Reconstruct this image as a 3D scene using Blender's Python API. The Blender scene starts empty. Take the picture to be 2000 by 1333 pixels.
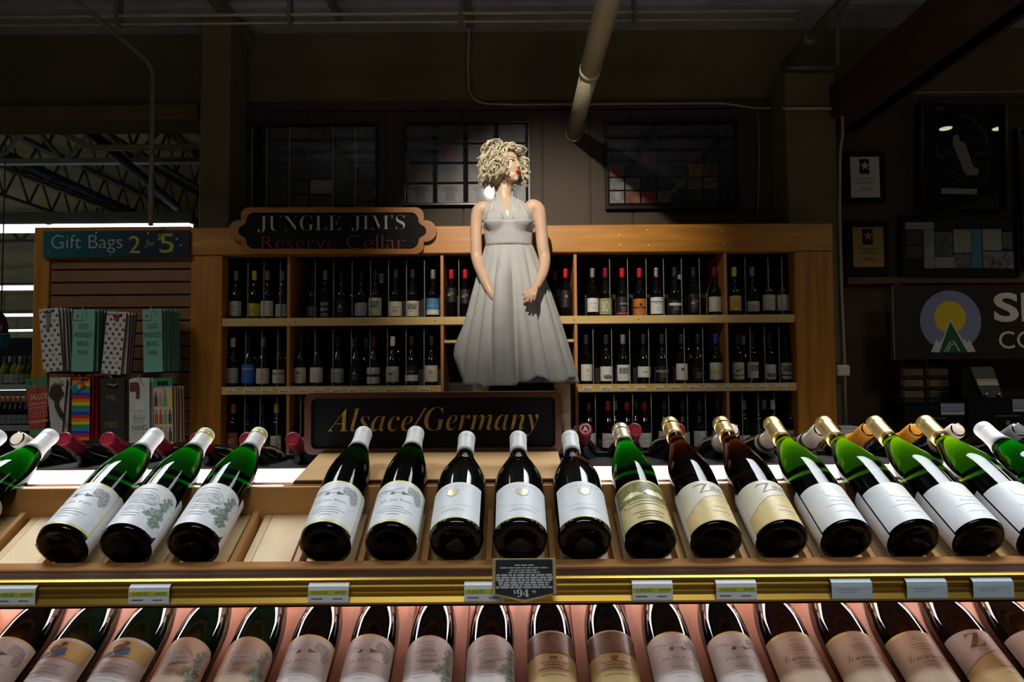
import bpy, bmesh, math, random
from mathutils import Vector, Matrix
from mathutils.bvhtree import BVHTree
random.seed(7)
R = math.radians
scene = bpy.context.scene
COL = scene.collection

# ------------------------------------------------------------------ camera
FPX = 1333.0
EYE = Vector((0.0, 0.0, 1.35))
CAM_M = Matrix.Rotation(R(92.4), 4, 'X') @ Matrix.Rotation(R(-0.43), 4, 'Z')
camd = bpy.data.cameras.new('camera')
camd.sensor_width = 36.0
camd.lens = 36.0 * FPX / 2000.0
camd.clip_start = 0.05
camd.clip_end = 200
cam = bpy.data.objects.new('camera', camd)
COL.objects.link(cam)
cam.matrix_world = Matrix.Translation(EYE) @ CAM_M
scene.camera = cam

# ------------------------------------------------------------------ world and exposure
vs = scene.view_settings
vs.view_transform = 'Standard'
vs.look = 'None'
vs.exposure = 0.0
vs.gamma = 1.0
vs.use_curve_mapping = False
scene.cycles.caustics_refractive = False
scene.cycles.sample_clamp_indirect = 4.0
scene.cycles.max_bounces = 7
scene.cycles.diffuse_bounces = 3
scene.cycles.glossy_bounces = 3
scene.cycles.transmission_bounces = 6
scene.cycles.use_adaptive_sampling = True
scene.cycles.adaptive_threshold = 0.04
world = bpy.data.worlds.new('world')
scene.world = world
world.use_nodes = True
world.node_tree.nodes['Background'].inputs[0].default_value = (1.0, 0.95, 0.82, 1)
world.node_tree.nodes['Background'].inputs[1].default_value = 0.030

# ------------------------------------------------------------------ large area lights: two louvred ceiling panels over the wine display
def area_light(name, loc, sx, sy, power, col, spread):
    l = bpy.data.lights.new(name, 'AREA')
    l.shape = 'RECTANGLE'
    l.size, l.size_y = sx, sy
    l.energy = power
    l.color = col
    l.spread = math.radians(spread)
    o = bpy.data.objects.new(name, l)
    COL.objects.link(o)
    o.location = loc
    return o
PANELS = [(-1.62, 1.98, 3.18, 1.05, 0.95, 33.0), (1.38, 1.98, 3.18, 1.65, 0.95, 41.0), (0.10, -0.55, 3.18, 2.4, 0.20, 28.0), (-2.75, 2.55, 3.30, 0.60, 0.60, 12.0), (3.05, 2.30, 3.30, 0.60, 0.60, 9.0)]  # the last panel is unseen, added to brighten the right wall
PANEL_LIGHTS = [area_light('panel_light', (x, y, z - 0.012), sx, sy, p, (0.90, 0.96, 1.0) if sx > 0.7 else (1.0, 0.95, 0.84), 140 if sx < 0.7 else 96) for (x, y, z, sx, sy, p) in PANELS]
# upward fill added on these two panels to lighten the ceiling
UP_LIGHTS = [area_light('ceiling_fill', (x, y, z + 0.09), sx, sy, 5.0, (0.93, 0.96, 1.0), 180) for (x, y, z, sx, sy, p) in PANELS[:2]]
for _o in UP_LIGHTS:
    _o.rotation_euler = (math.pi, 0, 0)
# the spotlight on the figure and the two small downlights by the framed pictures
SPOT_AT, SPOT_TO, SPOT_POWER = Vector((-0.26, 1.30, 3.60)), Vector((0.14, 3.95, 2.32)), 500.0

def P(px, py, Y):
    """point at world depth Y that the photograph shows at pixel px, py"""
    d = CAM_M.to_3x3() @ Vector(((px - 1000) / FPX, (666.5 - py) / FPX, -1.0))
    return EYE + d * (Y / d.y)

# ------------------------------------------------------------------ materials
def mat(name, col, rough=0.5, metal=0.0, vary=0.0, scale=20.0, bump=0.0, stretch=(1, 1, 1), col2=None,
        trans=0.0, ior=1.45, emit=None, estr=0.0, coat=0.0, spec=0.5, detail=4.0, sheen=0.0):
    m = bpy.data.materials.new(name)
    m.use_nodes = True
    nt = m.node_tree
    b = nt.nodes['Principled BSDF']
    c = (col[0], col[1], col[2], 1)
    b.inputs['Base Color'].default_value = c
    b.inputs['Roughness'].default_value = rough
    b.inputs['Metallic'].default_value = metal
    b.inputs['IOR'].default_value = ior
    b.inputs['Transmission Weight'].default_value = trans
    b.inputs['Coat Weight'].default_value = coat
    b.inputs['Specular IOR Level'].default_value = spec
    if sheen:
        b.inputs['Sheen Weight'].default_value = sheen
    if emit:
        b.inputs['Emission Color'].default_value = (*emit, 1)
        b.inputs['Emission Strength'].default_value = estr
    if vary > 0 or col2 or bump:
        tc = nt.nodes.new('ShaderNodeTexCoord')
        mp = nt.nodes.new('ShaderNodeMapping')
        mp.inputs['Scale'].default_value = stretch
        nz = nt.nodes.new('ShaderNodeTexNoise')
        nz.inputs['Scale'].default_value = scale
        nz.inputs['Detail'].default_value = detail
        nt.links.new(tc.outputs['Object'], mp.inputs[0])
        nt.links.new(mp.outputs[0], nz.inputs['Vector'])
        if vary > 0 or col2:
            rp = nt.nodes.new('ShaderNodeValToRGB')
            lo = col2 if col2 else tuple(max(0, x * (1 - vary)) for x in col)
            hi = col if col2 else tuple(min(1, x * (1 + vary)) for x in col)
            rp.color_ramp.elements[0].position = 0.32
            rp.color_ramp.elements[1].position = 0.68
            rp.color_ramp.elements[0].color = (*lo, 1)
            rp.color_ramp.elements[1].color = (*hi, 1)
            nt.links.new(nz.outputs[0], rp.inputs[0])
            nt.links.new(rp.outputs[0], b.inputs['Base Color'])
        if bump:
            bp = nt.nodes.new('ShaderNodeBump')
            bp.inputs['Strength'].default_value = bump
            bp.inputs['Distance'].default_value = 0.002
            nt.links.new(nz.outputs[0], bp.inputs['Height'])
            nt.links.new(bp.outputs[0], b.inputs['Normal'])
    return m

def wood(name, c1, c2, axis='X', scale=9.0, rough=0.4, knots=True, coat=0.0):
    """timber with long grain along one object axis and a few knots"""
    m = bpy.data.materials.new(name)
    m.use_nodes = True
    nt = m.node_tree
    L = nt.links.new
    b = nt.nodes['Principled BSDF']
    b.inputs['Roughness'].default_value = rough
    b.inputs['Coat Weight'].default_value = coat
    b.inputs['Coat Roughness'].default_value = 0.25
    tc = nt.nodes.new('ShaderNodeTexCoord')
    mp = nt.nodes.new('ShaderNodeMapping')
    s = {'X': (0.12, 1.6, 1.6), 'Y': (1.6, 0.12, 1.6), 'Z': (1.6, 1.6, 0.12)}[axis]
    mp.inputs['Scale'].default_value = s
    L(tc.outputs['Object'], mp.inputs[0])
    nz = nt.nodes.new('ShaderNodeTexNoise')
    nz.inputs['Scale'].default_value = scale
    nz.inputs['Detail'].default_value = 6
    nz.inputs['Distortion'].default_value = 0.6
    L(mp.outputs[0], nz.inputs['Vector'])
    rp = nt.nodes.new('ShaderNodeValToRGB')
    rp.color_ramp.elements[0].position = 0.3
    rp.color_ramp.elements[1].position = 0.7
    rp.color_ramp.elements[0].color = (*c2, 1)
    rp.color_ramp.elements[1].color = (*c1, 1)
    L(nz.outputs[0], rp.inputs[0])
    out = rp.outputs[0]
    if knots:
        vo = nt.nodes.new('ShaderNodeTexVoronoi')
        vo.inputs['Scale'].default_value = 2.3
        mp2 = nt.nodes.new('ShaderNodeMapping')
        s2 = {'X': (0.8, 1.8, 1.8), 'Y': (1.8, 0.8, 1.8), 'Z': (1.8, 1.8, 0.8)}[axis]
        mp2.inputs['Scale'].default_value = s2
        L(tc.outputs['Object'], mp2.inputs[0])
        L(mp2.outputs[0], vo.inputs['Vector'])
        r2 = nt.nodes.new('ShaderNodeValToRGB')
        r2.color_ramp.elements[0].position = 0.03
        r2.color_ramp.elements[1].position = 0.09
        r2.color_ramp.elements[0].color = (0.25, 0.2, 0.15, 1)
        r2.color_ramp.elements[1].color = (1, 1, 1, 1)
        L(vo.outputs['Distance'], r2.inputs[0])
        mx = nt.nodes.new('ShaderNodeMix')
        mx.data_type = 'RGBA'
        mx.blend_type = 'MULTIPLY'
        mx.inputs[0].default_value = 1.0
        L(out, mx.inputs[6])
        L(r2.outputs[0], mx.inputs[7])
        out = mx.outputs[2]
    L(out, b.inputs['Base Color'])
    bp = nt.nodes.new('ShaderNodeBump')
    bp.inputs['Strength'].default_value = 0.15
    bp.inputs['Distance'].default_value = 0.001
    L(nz.outputs[0], bp.inputs['Height'])
    L(bp.outputs[0], b.inputs['Normal'])
    return m

_flat = {}
def flat(col, rough=0.6, metal=0.0):
    k = (tuple(round(c, 3) for c in col), rough, metal)
    if k not in _flat:
        _flat[k] = mat('print_ink', col, rough, metal, vary=0.08, scale=60)
    return _flat[k]

M = {}
M['pine'] = wood('pine_board', (0.86, 0.64, 0.36), (0.72, 0.47, 0.22), 'Y', 14, 0.5, False)
M['tan'] = wood('tan_board', (0.70, 0.36, 0.105), (0.60, 0.29, 0.08), 'X', 10, 0.5, False)
M['tanY'] = wood('tan_slat', (0.58, 0.30, 0.095), (0.46, 0.22, 0.065), 'Y', 10, 0.45, False)
M['lip'] = wood('lip_board', (0.44, 0.20, 0.065), (0.32, 0.14, 0.04), 'X', 10, 0.3, False)
M['darkwood'] = wood('dark_stained_board', (0.10, 0.045, 0.022), (0.06, 0.026, 0.014), 'X', 10, 0.35, False)
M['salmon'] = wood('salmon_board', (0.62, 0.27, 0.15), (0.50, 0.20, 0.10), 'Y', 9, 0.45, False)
M['brass'] = mat('brushed_brass', (0.56, 0.345, 0.065), 0.42, 1.0, vary=0.12, scale=30, stretch=(0.05, 1, 1))
M['black'] = mat('black_paint', (0.012, 0.012, 0.013), 0.45, vary=0.3, scale=30)
M['blackgloss'] = mat('black_gloss', (0.008, 0.008, 0.010), 0.12, vary=0.2, scale=10)
M['white'] = mat('white_paper', (0.80, 0.80, 0.78), 0.55, vary=0.04, scale=40)
M['cream'] = mat('cream_paper', (0.74, 0.66, 0.50), 0.55, vary=0.05, scale=40)
M['gold'] = mat('gold_foil', (0.78, 0.56, 0.22), 0.33, 0.85, vary=0.1, scale=90, bump=0.3)
M['paleGold'] = mat('pale_gold_foil', (0.72, 0.58, 0.38), 0.35, 0.7, vary=0.08, scale=90, bump=0.3)
M['capwhite'] = mat('white_capsule', (0.78, 0.77, 0.74), 0.38, vary=0.06, scale=70, bump=0.25)
M['capred'] = mat('red_capsule', (0.17, 0.007, 0.016), 0.30, vary=0.2, scale=40, bump=0.2)
M['caporange'] = mat('orange_capsule', (0.75, 0.28, 0.02), 0.35, vary=0.1, scale=40)
M['capcream'] = mat('cream_capsule', (0.78, 0.66, 0.52), 0.40, vary=0.1, scale=40)
M['capblack'] = mat('black_capsule', (0.02, 0.02, 0.022), 0.35, vary=0.2, scale=40)
M['capgrey'] = mat('grey_capsule', (0.22, 0.22, 0.22), 0.35, 0.3, vary=0.2, scale=40)
M['capyellow'] = mat('yellow_capsule', (0.62, 0.50, 0.05), 0.4, vary=0.1, scale=40)
M['capblue'] = mat('blue_capsule', (0.02, 0.05, 0.45), 0.35, vary=0.1, scale=40)
M['capsilver'] = mat('silver_capsule', (0.7, 0.7, 0.7), 0.25, 0.9, vary=0.1, scale=40)
M['capredbright'] = mat('bright_red_capsule', (0.55, 0.01, 0.02), 0.3, vary=0.15, scale=40)
M['caporangered'] = mat('copper_capsule', (0.55, 0.14, 0.06), 0.35, vary=0.15, scale=40)
M["glassblack"] = mat("black_bottle_glass", (0.003, 0.003, 0.0025), 0.06, vary=0.2, scale=8, coat=0.3)
def glass(name, col, dens):
    m = mat(name, (0.92, 0.95, 0.92), 0.015, trans=1.0, ior=1.36, bump=0.02, scale=8)
    va = m.node_tree.nodes.new('ShaderNodeVolumeAbsorption')
    va.inputs['Color'].default_value = (*col, 1)
    va.inputs['Density'].default_value = dens
    m.node_tree.links.new(va.outputs[0], m.node_tree.nodes['Material Output'].inputs['Volume'])
    return m
M['glassgreen'] = glass('green_bottle_glass', (0.0, 0.745, 0.20), 240.0)
M['glassyellow'] = glass('yellow_green_bottle_glass', (0.69, 0.785, 0.0), 240.0)
M['glassbrown'] = glass('brown_bottle_glass', (0.60, 0.42, 0.0), 240.0)

# ------------------------------------------------------------------ object helpers
def tag(o, label=None, cat=None, group=None, kind=None):
    if label: o['label'] = label
    if cat: o['category'] = cat
    if group: o['group'] = group
    if kind: o['kind'] = kind
    return o

def empty(name, loc=(0, 0, 0), rot=None):
    o = bpy.data.objects.new(name, None)
    o.empty_display_size = 0.05
    COL.objects.link(o)
    o.location = loc
    if rot is not None:
        o.rotation_euler = rot
    return o

def obj(name, me, m=None, parent=None, smooth=None):
    if m is not None and not me.materials:
        me.materials.append(m)
    o = bpy.data.objects.new(name, me)
    COL.objects.link(o)
    if parent is not None:
        o.parent = parent
    if smooth is not None:
        me.polygons.foreach_set('use_smooth', [smooth] * len(me.polygons))
    return o

def mesh(verts, faces, name='mesh'):
    me = bpy.data.meshes.new(name)
    me.from_pydata([tuple(v) for v in verts], [], faces)
    me.update()
    return me

def bm_mesh(bm, name='mesh'):
    me = bpy.data.meshes.new(name)
    bm.normal_update()
    bm.to_mesh(me)
    bm.free()
    return me

def box_me(x0, x1, y0, y1, z0, z1, bev=0.0, seg=1):
    bm = bmesh.new()
    bmesh.ops.create_cube(bm, size=1.0)
    for v in bm.verts:
        v.co = Vector(((x0 + x1) / 2 + v.co.x * (x1 - x0), (y0 + y1) / 2 + v.co.y * (y1 - y0), (z0 + z1) / 2 + v.co.z * (z1 - z0)))
    if bev:
        bmesh.ops.bevel(bm, geom=bm.edges[:], offset=bev, segments=seg, affect='EDGES', profile=0.5)
    return bm_mesh(bm)

def box(name, x0, x1, y0, y1, z0, z1, m, parent=None, bev=0.0, seg=1):
    return obj(name, box_me(min(x0, x1), max(x0, x1), min(y0, y1), max(y0, y1), min(z0, z1), max(z0, z1), bev, seg), m, parent)

def prism_me(poly, a, b, axis='Y'):
    """poly extruded between a and b along an axis; poly in the other two axes in xyz order"""
    n = len(poly)
    def v(p, t):
        return {'X': (t, p[0], p[1]), 'Y': (p[0], t, p[1]), 'Z': (p[0], p[1], t)}[axis]
    bm = bmesh.new()
    A = [bm.verts.new(v(p, a)) for p in poly]
    B = [bm.verts.new(v(p, b)) for p in poly]
    bm.faces.new(A)
    bm.faces.new(list(reversed(B)))
    for i in range(n):
        j = (i + 1) % n
        bm.faces.new((A[j], A[i], B[i], B[j]))
    bmesh.ops.recalc_face_normals(bm, faces=bm.faces[:])
    bmesh.ops.triangulate(bm, faces=[f for f in bm.faces if len(f.verts) > 4])
    return bm_mesh(bm)

def lathe_me(prof, seg=32, closed=True):
    vs_, fs = [], []
    n = len(prof)
    for (r, z) in prof:
        for k in range(seg):
            a = 2 * math.pi * k / seg
            vs_.append((r * math.cos(a), r * math.sin(a), z))
    for i in range(n - 1):
        for k in range(seg):
            k2 = (k + 1) % seg
            fs.append((i * seg + k, i * seg + k2, (i + 1) * seg + k2, (i + 1) * seg + k))
    if closed:
        fs.append(tuple(reversed(range(seg))))
        fs.append(tuple((n - 1) * seg + k for k in range(seg)))
    return mesh(vs_, fs)

def tube_me(pts, r, seg=8, cap=True, radii=None):
    pts = [Vector(p) for p in pts]
    n = len(pts)
    vs_, fs = [], []
    up = Vector((0, 0, 1))
    t0 = (pts[1] - pts[0]).normalized()
    if abs(t0.dot(up)) > 0.9:
        up = Vector((1, 0, 0))
    nrm = (up - t0 * up.dot(t0)).normalized()
    for i in range(n):
        if i == 0: t = pts[1] - pts[0]
        elif i == n - 1: t = pts[-1] - pts[-2]
        else: t = (pts[i + 1] - pts[i]).normalized() + (pts[i] - pts[i - 1]).normalized()
        t.normalize()
        nrm = nrm - t * nrm.dot(t)
        nrm.normalize()
        bi = t.cross(nrm)
        rr = radii[i] if radii else r
        for k in range(seg):
            a = 2 * math.pi * k / seg
            vs_.append(pts[i] + (nrm * math.cos(a) + bi * math.sin(a)) * rr)
    for i in range(n - 1):
        for k in range(seg):
            k2 = (k + 1) % seg
            fs.append((i * seg + k, i * seg + k2, (i + 1) * seg + k2, (i + 1) * seg + k))
    if cap:
        fs.append(tuple(reversed(range(seg))))
        fs.append(tuple((n - 1) * seg + k for k in range(seg)))
    return mesh(vs_, fs)

def bend(pts, rad, n=6):
    """polyline with rounded corners"""
    pts = [Vector(p) for p in pts]
    out = [pts[0]]
    for i in range(1, len(pts) - 1):
        a = (pts[i - 1] - pts[i]).normalized() * rad
        b = (pts[i + 1] - pts[i]).normalized() * rad
        p0, p2 = pts[i] + a, pts[i] + b
        for k in range(n + 1):
            t = k / n
            out.append(p0 * (1 - t) ** 2 + pts[i] * 2 * t * (1 - t) + p2 * t * t)
    out.append(pts[-1])
    return out

def join_me(parts):
    """[(verts, faces)] or meshes -> one mesh"""
    vs_, fs = [], []
    for p in parts:
        if isinstance(p, tuple):
            v, f = p
        else:
            v = [x.co.copy() for x in p.vertices]
            f = [tuple(q.vertices) for q in p.polygons]
        o = len(vs_)
        vs_ += [tuple(x) for x in v]
        fs += [tuple(i + o for i in q) for q in f]
    return mesh(vs_, fs)

# lettering ---------------------------------------------------------
def style(s, base_up, base_lo, digit=None):
    out = ''
    for ch in s:
        if 'A' <= ch <= 'Z': out += chr(base_up + ord(ch) - 65)
        elif 'a' <= ch <= 'z':
            c = base_lo + ord(ch) - 97
            out += '\u210e' if c == 0x1D455 else chr(c)
        elif digit and ch.isdigit(): out += chr(digit + ord(ch) - 48)
        else: out += ch
    return out
def serif(s): return style(s, 0x1D400, 0x1D41A, 0x1D7CE)
def ital(s): return style(s, 0x1D434, 0x1D44E)
def boldital(s): return style(s, 0x1D468, 0x1D482)
def script(s): return style(s, 0x1D4D0, 0x1D4EA)

_txt = {}
def text_geo(s, offset=0.0, res=2, space=1.0):
    """flat glyph outlines of a string: verts (x, y), faces, width, height; unit font size"""
    k = (s, offset, res, space)
    if k not in _txt:
        c = bpy.data.curves.new('lettering', 'FONT')
        c.body = s
        c.size = 1.0
        c.offset = offset
        c.resolution_u = res
        c.space_character = space
        o = bpy.data.objects.new('lettering', c)
        COL.objects.link(o)
        me = o.to_mesh()
        v = [(p.co.x, p.co.y) for p in me.vertices]
        f = [tuple(p.vertices) for p in me.polygons]
        o.to_mesh_clear()
        bpy.data.objects.remove(o)
        bpy.data.curves.remove(c)
        xs = [p[0] for p in v] or [0]
        ys = [p[1] for p in v] or [0]
        x0, x1, y0, y1 = min(xs), max(xs), min(ys), max(ys)
        v = [(p[0] - x0, p[1] - y0) for p in v]
        _txt[k] = (v, f, max(x1 - x0, 1e-6), max(y1 - y0, 1e-6))
    return _txt[k]

def text2(s, cx, cy, h=None, w=None, offset=0.0, shear=0.0, res=4, space=1.0, rot=0.0):
    """(verts2d, faces) of a string centred on cx, cy fitted to a height or a width"""
    v, f, W, H = text_geo(s, offset, res, space)
    sx = sy = 1
    if h and w: sx, sy = w / W, h / H
    elif h: sx = sy = h / H
    elif w: sx = sy = w / W
    ca, sa = math.cos(rot), math.sin(rot)
    out = []
    for x, y in v:
        X = (x - W / 2) * sx + shear * (y - H / 2) * sy
        Yy = (y - H / 2) * sy
        out.append((cx + X * ca - Yy * sa, cy + X * sa + Yy * ca))
    return out, f

def rect2(u0, u1, v0, v1, n=1):
    vs_ = []
    for i in range(n + 1):
        u = u0 + (u1 - u0) * i / n
        vs_ += [(u, v0), (u, v1)]
    return vs_, [(2 * i, 2 * i + 2, 2 * i + 3, 2 * i + 1) for i in range(n)]

def poly2(pts):
    return list(pts), [tuple(range(len(pts)))]

def ell2(cx, cy, rx, ry, n=20):
    return poly2([(cx + rx * math.cos(2 * math.pi * k / n), cy + ry * math.sin(2 * math.pi * k / n)) for k in range(n)])

def ring2(cx, cy, rx, ry, w, n=24):
    vs_ = []
    for k in range(n):
        a = 2 * math.pi * k / n
        vs_ += [(cx + rx * math.cos(a), cy + ry * math.sin(a)), (cx + (rx - w) * math.cos(a), cy + (ry - w) * math.sin(a))]
    return vs_, [(2 * k, 2 * ((k + 1) % n), 2 * ((k + 1) % n) + 1, 2 * k + 1) for k in range(n)]

def line2(pts, w):
    """polyline of a given stroke width"""
    vs_, fs = [], []
    n = len(pts)
    for i in range(n):
        a = pts[max(0, i - 1)]
        b = pts[min(n - 1, i + 1)]
        dx, dy = b[0] - a[0], b[1] - a[1]
        l = math.hypot(dx, dy) or 1
        nx, ny = -dy / l * w / 2, dx / l * w / 2
        vs_ += [(pts[i][0] + nx, pts[i][1] + ny), (pts[i][0] - nx, pts[i][1] - ny)]
    for i in range(n - 1):
        fs.append((2 * i, 2 * i + 1, 2 * i + 3, 2 * i + 2))
    return vs_, fs

def planar(geos, fn):
    """2-D pieces mapped to 3-D by fn"""
    parts = []
    for v, f in geos:
        parts.append(([fn(*p) for p in v], f))
    return join_me(parts)

def face_front(x, z, Y, rz=0.0):
    """map (u, v) onto a plane that faces the camera side (-Y) with its origin at x, z"""
    return lambda u, v: (x + u, Y, z + v)

# ------------------------------------------------------------------ bottles
def sm(prof, n=5):
    """Catmull-Rom smoothing of a profile"""
    out = []
    m = len(prof)
    for i in range(m - 1):
        p0, p1, p2, p3 = prof[max(0, i - 1)], prof[i], prof[i + 1], prof[min(m - 1, i + 2)]
        for k in range(n):
            t = k / n
            q = []
            for j in (0, 1):
                q.append(0.5 * (2 * p1[j] + (p2[j] - p0[j]) * t + (2 * p0[j] - 5 * p1[j] + 4 * p2[j] - p3[j]) * t * t + (3 * p1[j] - p0[j] - 3 * p2[j] + p3[j]) * t ** 3))
            out.append((max(q[0], 0.001), q[1]))
    out.append(prof[-1])
    return out

def shape(kind, h=None):
    if kind == 'flute':
        H = h or 0.33
        r = 0.0395
        body = [(r, 0.012), (r, 0.05), (r, 0.10), (r, 0.145), (r * 0.965, 0.175), (r * 0.83, 0.205), (r * 0.60, 0.24), (r * 0.43, 0.265), (0.0150, 0.285), (0.0148, H)]
    elif kind == 'burg':
        H = h or 0.296
        r = 0.0425
        body = [(r, 0.012), (r, 0.05), (r, 0.10), (r, 0.135), (r * 0.95, 0.158), (r * 0.78, 0.182), (r * 0.54, 0.208), (0.0165, 0.228), (0.0148, 0.245), (0.0148, H)]
    elif kind == 'champ':
        H = h or 0.31
        r = 0.0445
        body = [(r, 0.012), (r, 0.05), (r, 0.10), (r, 0.135), (r * 0.95, 0.160), (r * 0.76, 0.188), (r * 0.52, 0.218), (0.0175, 0.24), (0.016, 0.26), (0.016, H)]
    else:
        H = h or 0.30
        r = 0.0375
        body = [(r, 0.01), (r, 0.06), (r, 0.12), (r, 0.182), (r * 0.96, 0.195), (r * 0.80, 0.207), (r * 0.55, 0.218), (0.0150, 0.232), (0.0142, 0.25), (0.0142, H)]
    base = [(0.002, 0.016), (r * 0.55, 0.008), (r * 0.80, 0.0015), (r * 0.93, 0.003)]
    return r, H, base + sm(body)

def prof_r(prof, z):
    for (r0, z0), (r1, z1) in zip(prof[4:], prof[5:]):
        if z0 <= z <= z1:
            return r0 + (r1 - r0) * (z - z0) / max(z1 - z0, 1e-6)
    return prof[-1][0]

_bot = {}
def bottle_parts(kind, h, seg, cap0, style_):
    k = (kind, h, seg, cap0, style_)
    if k not in _bot:
        r, H, prof = shape(kind, h)
        body = lathe_me(prof, seg)
        cp = []
        for z in [cap0 + (H - cap0) * t for t in (0, 0.2, 0.4, 0.6, 0.72)]:
            cp.append((prof_r(prof, z) + 0.0012, z))
        rn = prof_r(prof, H) + 0.0012
        if style_ == 'champ':
            cp = [(prof_r(prof, z) + 0.001, z) for z in [cap0, cap0 + 0.015, cap0 + 0.03]] + [(0.0172, H - 0.045), (0.0178, H - 0.03), (0.0182, H - 0.012), (0.017, H - 0.003), (0.012, H + 0.001), (0.002, H + 0.0015)]
        else:
            cp += [(rn, H - 0.016), (rn + 0.0005, H - 0.015), (rn + 0.0005, H - 0.004), (rn - 0.0002, H - 0.0006), (rn - 0.002, H + 0.001), (rn - 0.004, H + 0.001), (0.002, H + 0.0006)]
        cap = lathe_me(cp, seg)
        _bot[k] = (r, H, prof, body, cap)
    return _bot[k]

ZMAP = [1.0, 0.0]     # scale and shift of a label design along the bottle
def zmap(z): return 0.030 + (z - 0.030) * ZMAP[0] + ZMAP[1]
def wrap(r, eps):
    """(u arc length, v height) -> on the bottle, facing local -Y"""
    def fn(u, v):
        a = u / r
        return ((r + eps) * math.sin(a), -(r + eps) * math.cos(a), zmap(v))
    return fn

def bottle(name, kind, body_m, cap_m, art=None, h=None, seg=28, cap0=None, capstyle='std', ring=None):
    """root Empty with body, capsule, label (> print) children; local axis +Z, label towards -Y"""
    H0 = h
    r, H, prof, body, cap = bottle_parts(kind, h, seg, cap0 if cap0 else (h or {'flute': .33, 'burg': .296, 'champ': .31}.get(kind, .30)) - 0.062, capstyle)
    e = empty(name)
    b = obj('bottle_glass', body.copy(), body_m, e, True)
    c = obj('capsule', cap.copy(), cap_m, e, True)
    if ring:
        zr, wr, mr = ring
        rr = prof_r(prof, zr)
        if capstyle == 'champ': rr = max(rr, 0.0175)
        o = obj('capsule_band', lathe_me([(rr + 0.0012, zr), (rr + 0.0019, zr + 0.0005), (rr + 0.0019, zr + wr), (rr + 0.0012, zr + wr + 0.0005)], seg, False), mr, c, True)
    if art:
        art(e, r, prof, H)
    return e

def label_patch(e, r, z0, z1, ang, m, eps=0.0004, arch=0.0, corner=0.0, name='label', n=20):
    """curved paper label; arch lifts the middle of its top edge"""
    vs_, fs = [], []
    rows = 6
    for i in range(n + 1):
        t = i / n * 2 - 1
        a = ang * t
        top = z1 - arch * t * t
        bot = z0
        if corner:
            d = max(0.0, abs(t) - (1 - corner / (ang * r)))
            dd = d * ang * r
            cc = corner - math.sqrt(max(0, corner ** 2 - dd ** 2))
            top -= cc
            bot += cc
        for j in range(rows + 1):
            z = bot + (top - bot) * j / rows
            vs_.append(((r + eps) * math.sin(a), -(r + eps) * math.cos(a), zmap(z)))
    for i in range(n):
        for j in range(rows):
            q = i * (rows + 1) + j
            fs.append((q, q + rows + 1, q + rows + 2, q + 1))
    return obj(name, mesh(vs_, fs), m, e, True)

def fine(geo, step=0.0045):
    """split a flat piece so that it can follow the round of a bottle"""
    v, f = geo
    if not v or max(p[0] for p in v) - min(p[0] for p in v) < step:
        return geo
    bm = bmesh.new()
    bv = [bm.verts.new((p[0], p[1], 0)) for p in v]
    for q in f:
        try: bm.faces.new([bv[i] for i in q])
        except ValueError: pass
    bmesh.ops.triangulate(bm, faces=bm.faces[:])
    for _ in range(6):
        es = [e for e in bm.edges if abs(e.verts[0].co.x - e.verts[1].co.x) > step]
        if not es: break
        bmesh.ops.subdivide_edges(bm, edges=es, cuts=1)
        bmesh.ops.triangulate(bm, faces=bm.faces[:])
    bm.verts.index_update()
    out = [(p.co.x, p.co.y) for p in bm.verts], [tuple(p.index for p in q.verts) for q in bm.faces]
    bm.free()
    return out

def ink(lab, r, geos, m, eps=0.0009, name='print'):
    geos = [fine(g) for g in geos]
    return obj(name, planar(geos, wrap(r, eps)), m, lab)

def copy_tree(o, parent=None):
    c = o.copy()
    COL.objects.link(c)
    c.parent = parent
    for ch in o.children:
        copy_tree(ch, c)
    return c

LEAN = 28.0
def lay(e, x, y, z, twist=0.0, back=False, yaw=0.0):
    ang = R(90 - LEAN) * (1 if back else -1)
    m = Matrix.Translation((x, y, z)) @ Matrix.Rotation(R(yaw), 4, 'Z') @ Matrix.Rotation(ang, 4, 'X') @ Matrix.Rotation(R(twist), 4, 'Z')
    e.matrix_world = m
    e.location = m.to_translation()
    e.rotation_euler = m.to_euler()

ORD = ['first', 'second', 'third', 'fourth', 'fifth', 'sixth', 'seventh', 'eighth', 'ninth', 'tenth', 'eleventh', 'twelfth',
       'thirteenth', 'fourteenth', 'fifteenth', 'sixteenth', 'seventeenth', 'eighteenth', 'nineteenth', 'twentieth']
# ================================================================== the setting
M['floor'] = mat('store_floor', (0.16, 0.13, 0.10), 0.35, vary=0.25, scale=3)
M['wall'] = mat('brown_wall_panel', (0.072, 0.047, 0.027), 0.6, vary=0.12, scale=3)
M['wallup'] = mat('olive_wall_paint', (0.15, 0.125, 0.06), 0.7, vary=0.15, scale=2)
M['column'] = mat('olive_column_paint', (0.17, 0.14, 0.065), 0.6, vary=0.12, scale=3)
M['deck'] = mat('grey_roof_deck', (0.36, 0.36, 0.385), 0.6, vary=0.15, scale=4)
M['steel'] = mat('painted_steel', (0.16, 0.15, 0.12), 0.5, vary=0.15, scale=9)
M['conduit'] = mat('pale_conduit', (0.42, 0.40, 0.30), 0.4, vary=0.1, scale=9)
M['ivory'] = mat('ivory_pipe', (0.60, 0.55, 0.38), 0.45, vary=0.08, scale=6)
M['farwall'] = mat('far_store_wall', (0.30, 0.29, 0.20), 0.7, vary=0.15, scale=0.6)
M['redbeam'] = mat('red_brown_beam', (0.055, 0.026, 0.018), 0.6, vary=0.2, scale=3)
M['bluepipe'] = mat('blue_black_pipe', (0.02, 0.025, 0.05), 0.8, vary=0.2, scale=6, spec=0.1)

WALL_Y = 4.95
def struct(o):
    o['kind'] = 'structure'
    return o

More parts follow.
